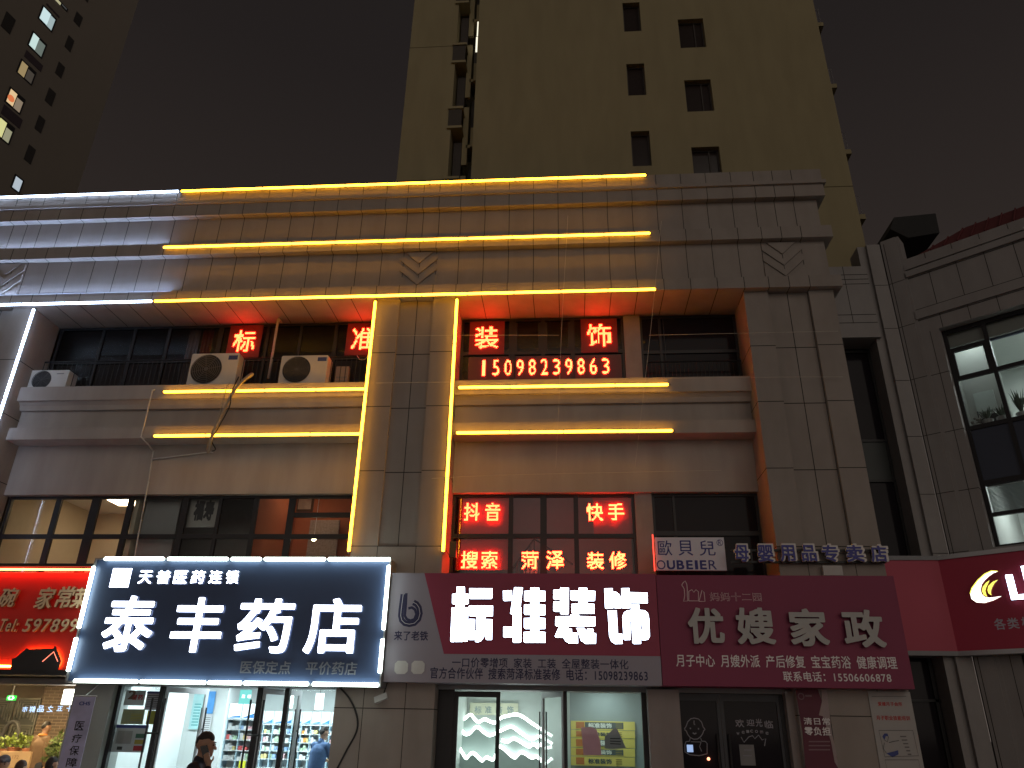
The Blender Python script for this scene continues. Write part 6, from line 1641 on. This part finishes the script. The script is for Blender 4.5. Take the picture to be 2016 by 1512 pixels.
# ================================================================== residential tower far left
d0_ = ray(100, 300); dd = Vector((d0_.x, d0_.y, 0)).normalized()
LO = Vector((0, -15, 0)) + dd * 60
LT = Turned(LO, (0.18480, 0.98278, 0))
LW = empty('far_tower', tuple(LO), LT.ang, 'distant grey residential tower at the left with a column of lit windows', 'building')
TGR = mat('grey_render', (0.21, 0.185, 0.155), 0.9, 0.05, 0.4)
u1 = LT(225, 150)[0]
mb = MB(); mb.box(-14, u1, 0, 14, 0, 75)
mb.build('wall', TGR, LW)
def lpane(tl, br, m, name='lit_pane', par=None, y=-0.05):
    ua, za = LT(*tl); ub, zb_ = LT(*br)
    b = MB(); b.box(ua, ub, y, y + 0.05, zb_, za); return b.build(name, m, par or LW)
for i, (A, B_, ca, cb) in enumerate((
    (((85.5, 14), (91, 50)), ((99, 30), (100, 60)), (0.62, 0.80, 0.82), (0.36, 0.46, 0.47)),
    (((65.5, 65), (67.5, 99)), ((76, 78), (80, 112)), (0.60, 0.78, 0.74), (0.14, 0.17, 0.15)),
    (((43, 120), (46, 153)), ((55, 136), (60, 165)), (0.34, 0.25, 0.12), (0.06, 0.05, 0.04)),
    (((21, 175), (24, 210)), ((33, 192), (37, 222)), (0.80, 0.56, 0.30), (0.26, 0.20, 0.14)),
    (((0, 232), (2, 271)), ((12, 251), (15, 282)), (0.70, 0.68, 0.30), (0.32, 0.31, 0.20)),
    (((108, -6), (118, 10)), ((122, 8), (130, 20)), (0.45, 0.42, 0.25), (0.05, 0.05, 0.05)),
    (((31, 347), (36, 378)), None, (0.45, 0.52, 0.58), None))):
    ua, za = LT(*A[0]); ub, zb_ = LT(*(B_ or A)[1])
    f = MB(); f.box(ua - 0.12, ub + 0.12, -0.04, 0.0, zb_ - 0.1, za + 0.15); f = f.build('window', DARK, LW)
    lpane(*A, em(f'room_light_{i}', ca, 0.9), 'lit_pane', f)
    if B_: lpane(*B_, em(f'room_light_b{i}', cb, 0.9), 'lit_pane', f)
    if i == 3:
        c = LT(20.5, 194); b = MB(); b.tube([(c[0], -0.07, c[1]), (c[0], -0.052, c[1])], 0.28, 16); b.build('lantern', em('red_lantern', (0.75, 0.20, 0.07), 0.9), f)
LDK = mat('dark_pane', (0.035, 0.032, 0.03), 0.4)
for tl, br in (((151, 22), (156, 54)), ((135, 69), (138, 103)), ((116, 121), (120, 155)), ((97, 172), (101, 210)), ((77, 226), (80, 263)), ((57, 284), (60, 324)), ((13, 22), (19, 68)), ((168, -22), (172, 5))):
    f = lpane(tl, br, LDK, 'window', None, -0.03)
PLUM = mat('plum_panel', (0.055, 0.04, 0.05), 0.7)
for tl, br in (((92, 6), (116, 36)), ((52, 98), (80, 142)), ((8, 205), (38, 254))):
    lpane(tl, br, PLUM, 'spandrel_panel', None, -0.025)

# ================================================================== people
SKIN = mat('skin', (0.42, 0.25, 0.17), 0.55, 0.06, 8)
HAIR = mat('black_hair', (0.018, 0.016, 0.016), 0.6, 0.3, 60, 0.3)
def head(b, c, s=1.0, yaw=0.0):
    """skull, jaw, nose, ears and lips as overlapping closed lumps, facing +x turned by yaw"""
    cs, sn = math.cos(yaw), math.sin(yaw)
    def P(x, y, z): return (c[0] + s * (x * cs - y * sn), c[1] + s * (x * sn + y * cs), c[2] + s * z)
    def B(x, y, z, r): b.ball(P(x, y, z), tuple(q * s for q in r) if isinstance(r, tuple) else r * s, 16, 11)
    B(-0.012, 0, 0.035, 0.088); B(-0.03, 0, 0.03, 0.084); B(0.02, 0, 0.0, 0.068)
    b.capsule(P(0.025, 0, -0.02), P(0.052, 0, -0.085), 0.058 * s, 0.034 * s, 14)
    b.capsule(P(-0.01, 0.03, -0.03), P(0.045, 0.012, -0.085), 0.045 * s, 0.03 * s); b.capsule(P(-0.01, -0.03, -0.03), P(0.045, -0.012, -0.085), 0.045 * s, 0.03 * s)
    b.capsule(P(0.082, 0, 0.012), P(0.106, 0, -0.028), 0.010 * s, 0.016 * s)
    b.capsule(P(0.072, 0.036, 0.026), P(0.078, -0.036, 0.026), 0.016 * s, 0.016 * s)
    b.capsule(P(0.078, 0.016, -0.055), P(0.078, -0.016, -0.055), 0.012 * s, 0.012 * s); b.capsule(P(0.075, 0.014, -0.068), P(0.075, -0.014, -0.068), 0.011 * s, 0.011 * s)
    for q in (-1, 1):
        b.capsule(P(-0.012, q * 0.084, 0.02), P(-0.004, q * 0.080, -0.025), 0.018 * s, 0.012 * s)
    return P
def hair_cap(P, s, name, m, parent, fade=0.0, length=0.0):
    b = MB()
    def B(x, y, z, r): b.ball(P(x, y, z), r * s, 16, 11)
    B(-0.016, 0, 0.060, 0.084); B(0.012, 0, 0.066, 0.068); B(-0.042, 0, 0.036, 0.078)
    if length: B(-0.055, 0, 0.0, 0.066)
    if length: b.capsule(P(-0.05, 0, 0.0), P(-0.065, 0, -length), 0.075 * s, 0.06 * s)
    rg = random.Random(3)
    for k in range(26):
        a = rg.uniform(0, 6.28); e_ = rg.uniform(0.5, 1.4)
        q = Vector((math.cos(a) * math.cos(e_), math.sin(a) * math.cos(e_), math.sin(e_)))
        B(-0.012 + q.x * 0.070, q.y * 0.070, 0.062 + q.z * 0.074, 0.014)
    o = b.build(name, m, parent, True); return remesh(o, 0.008, 3)
def hand(b, wrist, d, up, s=1.0, curl=0.9, skin=0):
    """palm, four bent fingers and a thumb; d runs towards the fingers, up is the palm normal"""
    d = Vector(d).normalized(); n = Vector(up); n = (n - d * n.dot(d)).normalized(); w_ = d.cross(n)
    wrist = Vector(wrist)
    b.capsule(wrist, wrist + d * 0.045 * s, 0.026 * s, 0.030 * s)
    for q in (-0.026, -0.009, 0.009, 0.026): b.capsule(wrist + d * 0.03 * s + w_ * q * s * 0.7, wrist + d * 0.085 * s + w_ * q * s, 0.014 * s, 0.0115 * s, 10)
    for q, L in ((-0.026, 0.9), (-0.009, 1.05), (0.009, 1.0), (0.026, 0.8)):
        p = wrist + d * 0.085 * s + w_ * q * s; dirn = d.copy()
        for k, l in enumerate((0.040, 0.026, 0.021)):
            a = curl * (0.6 + 0.35 * k)
            dirn = (dirn * math.cos(a * 0.75) + n * math.sin(a * 0.75)).normalized() if k == 0 else (dirn + n * 0.75 * curl - d * 0.35 * curl * k).normalized()
            e_ = p + dirn * l * L * s; b.capsule(p, e_, 0.0098 * s, 0.0085 * s, 9); p = e_
    p = wrist + d * 0.02 * s - w_ * 0.026 * s
    q = p + (d * 0.5 - w_ * 0.7 + n * 0.4).normalized() * 0.042 * s; b.capsule(p, q, 0.014 * s, 0.011 * s, 9)
    b.capsule(q, q + (d * 0.9 - w_ * 0.1 + n * 0.4).normalized() * 0.034 * s, 0.011 * s, 0.009 * s, 9)

def person(loc, rz, label, jacket, trousers, pose='stand', hair_m=HAIR, voxel=0.010, collar=None, cap=False, hair_len=0.0, phone=False, S_=1.0, lean=0.0):
    """local frame: facing +x, left is +y, feet at z = 0"""
    t = empty('person', tuple(loc), rz, label, 'person')
    sit = pose == 'sit'
    hp = 0.52 if sit else 0.93
    L = Vector((lean, 0, 0))
    pel = Vector((0, 0, hp)); chest = pel + Vector((0.0, 0, 0.36)) + L * 0.6; neck = pel + Vector((0.0, 0, 0.56)) + L; hd = neck + Vector((0.03, 0, 0.145)) + L * 0.3
    sh = [neck + Vector((-0.01, q * 0.185, -0.075)) for q in (1, -1)]
    hips = [pel + Vector((0, q * 0.095, -0.03)) for q in (1, -1)]
    if sit: knees = [h + Vector((0.44, 0.03 * q, 0.0)) for h, q in zip(hips, (1, -1))]; ank = [k + Vector((0.02, 0, -0.41)) for k in knees]
    else: knees = [h + Vector((0.03 + 0.05 * q, 0.0, -0.42)) for h, q in zip(hips, (1, -1))]; ank = [Vector((0.02 + 0.07 * q, h.y, 0.08)) for h, q in zip(hips, (1, -1))]
    elb, wr = [], []
    for i, q in enumerate((1, -1)):
        if phone and q == -1:
            elb.append(sh[i] + Vector((0.15, -0.08, -0.27))); wr.append(hd + Vector((0.095, -0.115, -0.185)))
        elif sit or pose == 'reach':
            elb.append(sh[i] + Vector((0.10, 0.07 * q, -0.26))); wr.append(elb[i] + Vector((0.23, -0.04 * q, -0.02)))
        else:
            elb.append(sh[i] + Vector((-0.02, 0.06 * q, -0.28))); wr.append(elb[i] + Vector((0.06, 0.0, -0.25)))
    b = MB()
    P = head(b, hd, 1.0)
    b.capsule(neck - Vector((0, 0, 0.05)), hd + Vector((-0.02, 0, -0.04)), 0.058, 0.054, 14)
    b.capsule(neck + Vector((0, 0.13, -0.09)), neck + Vector((0, -0.13, -0.09)), 0.06, 0.06); b.capsule(pel, chest, 0.125, 0.14, 16); b.capsule(chest, neck - Vector((0, 0, 0.08)), 0.135, 0.09, 16)
    for i in range(2):
        b.capsule(sh[i], elb[i], 0.05, 0.04); b.capsule(elb[i], wr[i], 0.04, 0.027)
        b.capsule(hips[i], knees[i], 0.085, 0.06); b.capsule(knees[i], ank[i], 0.058, 0.04); b.capsule(ank[i], ank[i] + Vector((0.15, 0, -0.045)), 0.04, 0.032)
        if phone and i == 1: hand(b, wr[i], (-0.42, 0.05, 0.90), (0.05, 1.0, -0.05), 0.95, 0.5)
        else: hand(b, wr[i], (wr[i] - elb[i]), (0, -0.6 if i == 0 else 0.6, -0.5), 1.0, 0.5)
    body = remesh(b.build('body', SKIN, t, True), voxel, 4)
    if cap:
        b = MB(); b.ball(P(-0.02, 0, 0.055), (0.100, 0.096, 0.085), 18, 10); b.capsule(P(0.07, 0.03, 0.06), P(0.15, 0.0, 0.045), 0.03, 0.02); b.capsule(P(0.07, -0.03, 0.06), P(0.15, 0.0, 0.045), 0.03, 0.02)
        remesh(b.build('cap', mat('grey_cap', (0.07, 0.07, 0.085), 0.7), t, True), 0.010, 3)
    else: hair_cap(P, 1.0, 'hair', hair_m, t, 0.0, hair_len)
    for q in (-1, 1):
        b = MB(); b.ball(P(0.086, q * 0.031, 0.008), 0.0085, 10, 7); b.build('eye', mat('eye_dark', (0.03, 0.025, 0.02), 0.2), t, True)
        b = MB(); b.capsule(P(0.089, q * 0.045, 0.030), P(0.092, q * 0.018, 0.031), 0.005, 0.006, 6); b.build('eyebrow', HAIR, t, True)
    b = MB()
    b.capsule(pel - Vector((0, 0, 0.06)), chest, 0.150, 0.165, 18); b.capsule(pel + Vector((0, 0.05, -0.04)), chest + Vector((0, 0.07, 0)), 0.12, 0.13, 14); b.capsule(pel + Vector((0, -0.05, -0.04)), chest + Vector((0, -0.07, 0)), 0.12, 0.13, 14)
    b.capsule(chest, neck - Vector((0, 0, 0.10)), 0.16, 0.105, 16); b.capsule(sh[0] + Vector((0, -0.01, 0)), sh[1] + Vector((0, 0.01, 0)), 0.072, 0.072, 12)
    b.capsule(neck - Vector((0.005, 0, 0.06)), neck - Vector((0.008, 0, 0.0)), 0.078, 0.070, 14)
    for i in range(2):
        b.capsule(sh[i], elb[i], 0.072, 0.058); w2 = elb[i] + (wr[i] - elb[i]) * 0.86; b.capsule(elb[i], w2, 0.058, 0.045)
    jk = b.build('jacket', jacket, t, True); remesh(jk, 0.013, 3)
    if collar:
        b = MB(); b.tube([(neck.x - 0.01 + 0.075 * math.cos(q * 0.393), neck.y + 0.075 * math.sin(q * 0.393), neck.z + 0.01) for q in range(17)], 0.022, 8); b.build('collar', collar, t, True)
    b = MB()
    for i in range(2):
        b.capsule(pel + Vector((0, 0.05 * (1 - 2 * i), 0)), hips[i], 0.12, 0.11); b.capsule(hips[i], knees[i], 0.105, 0.078); b.capsule(knees[i], ank[i] + Vector((0, 0, 0.02)), 0.076, 0.062)
    remesh(b.build('trousers', trousers, t, True), 0.014, 3)
    for i in range(2):
        b = MB(); a = ank[i]; b.capsule(a + Vector((-0.04, 0, -0.03)), a + Vector((0.06, 0, -0.035)), 0.047, 0.044); b.capsule(a + Vector((0.06, 0, -0.035)), a + Vector((0.19, 0, -0.043)), 0.044, 0.036); b.build('shoe', DARK, t, True)
    if phone:
        c = (wr[1] + hd) / 2
        b = MB(); u_ = Vector((-0.42, 0.02, 0.90)).normalized(); p0 = hd + Vector((0.062, -0.096, -0.125)); p1 = p0 + u_ * 0.140
        f = Vector((1, 0, 0.25)).normalized() * 0.036; th = Vector((0, -0.008, 0))
        for k in (0, 1):
            pass
        A = [p0 - f, p0 + f, p1 + f, p1 - f]; Bq = [v + th for v in A]
        b.poly(A); b.poly(Bq[::-1])
        for k in range(4): b.poly([A[k], A[(k + 1) % 4], Bq[(k + 1) % 4], Bq[k]])
        o = b.build('phone', mat('phone_black', (0.015, 0.015, 0.018), 0.15)); o.location = t.location; o.rotation_euler = t.rotation_euler
        tag(o, 'black phone held against the ear of the man in the black jacket', 'phone')
    return t
BLKJ = mat('black_jacket', (0.016, 0.017, 0.026), 0.7, 0.2, 30)
JEAN = mat('dark_trousers', (0.03, 0.035, 0.05), 0.8, 0.2, 30)
# man on the phone, walking past to the right; head top at 1443
p = at(413, 1444, -6.2)
person((p.x - 0.05, p.y, p.z - 1.755 + 0.0), rad(8), 'man in black jacket holding a phone to his ear in front of the pharmacy', BLKJ, JEAN, 'stand', mat('short_hair', (0.03, 0.024, 0.022), 0.7, 0.3, 60, 0.3), 0.007, phone=True)
p = at(627, 1448, 1.7)
person((p.x, p.y, 0.0), rad(62), 'customer in blue jacket seen from behind at the pharmacy counter', mat('blue_jacket', (0.06, 0.12, 0.26), 0.7, 0.25, 20, 0.2), JEAN, 'reach', HAIR, 0.010, lean=0.10)
p = at(88, 1437, 2.6)
person((p.x, p.y, 0.0), rad(70), 'person in brown coat with orange collar standing in the restaurant', mat('brown_coat', (0.16, 0.10, 0.06), 0.8, 0.2, 15), JEAN, 'stand', HAIR, 0.012, collar=mat('orange_collar', (0.65, 0.26, 0.07), 0.7))
p = at(11, 1486, -2.2)
person((p.x, p.y, p.z - 1.36), rad(-60), 'person in grey cap and pale striped top sitting at the restaurant front', mat('striped_top', (0.5, 0.48, 0.46), 0.8, 0.4, 40), JEAN, 'sit', HAIR, 0.012, cap=True)
p = at(43, 1497, -2.4)
person((p.x, p.y, p.z - 1.36), rad(95), 'person with brown hair seated outside the restaurant, lowest in view', mat('brown_top', (0.14, 0.09, 0.06), 0.8), JEAN, 'sit', mat('brown_hair', (0.06, 0.035, 0.025), 0.6, 0.3, 50), 0.012, hair_len=0.14)
p = at(104, 1490, -1.6)
person((p.x, p.y, p.z - 1.36), rad(80), 'person with long black hair seated beside the banner outside the restaurant', mat('dark_top', (0.05, 0.04, 0.05), 0.8), JEAN, 'sit', HAIR, 0.012, hair_len=0.2)
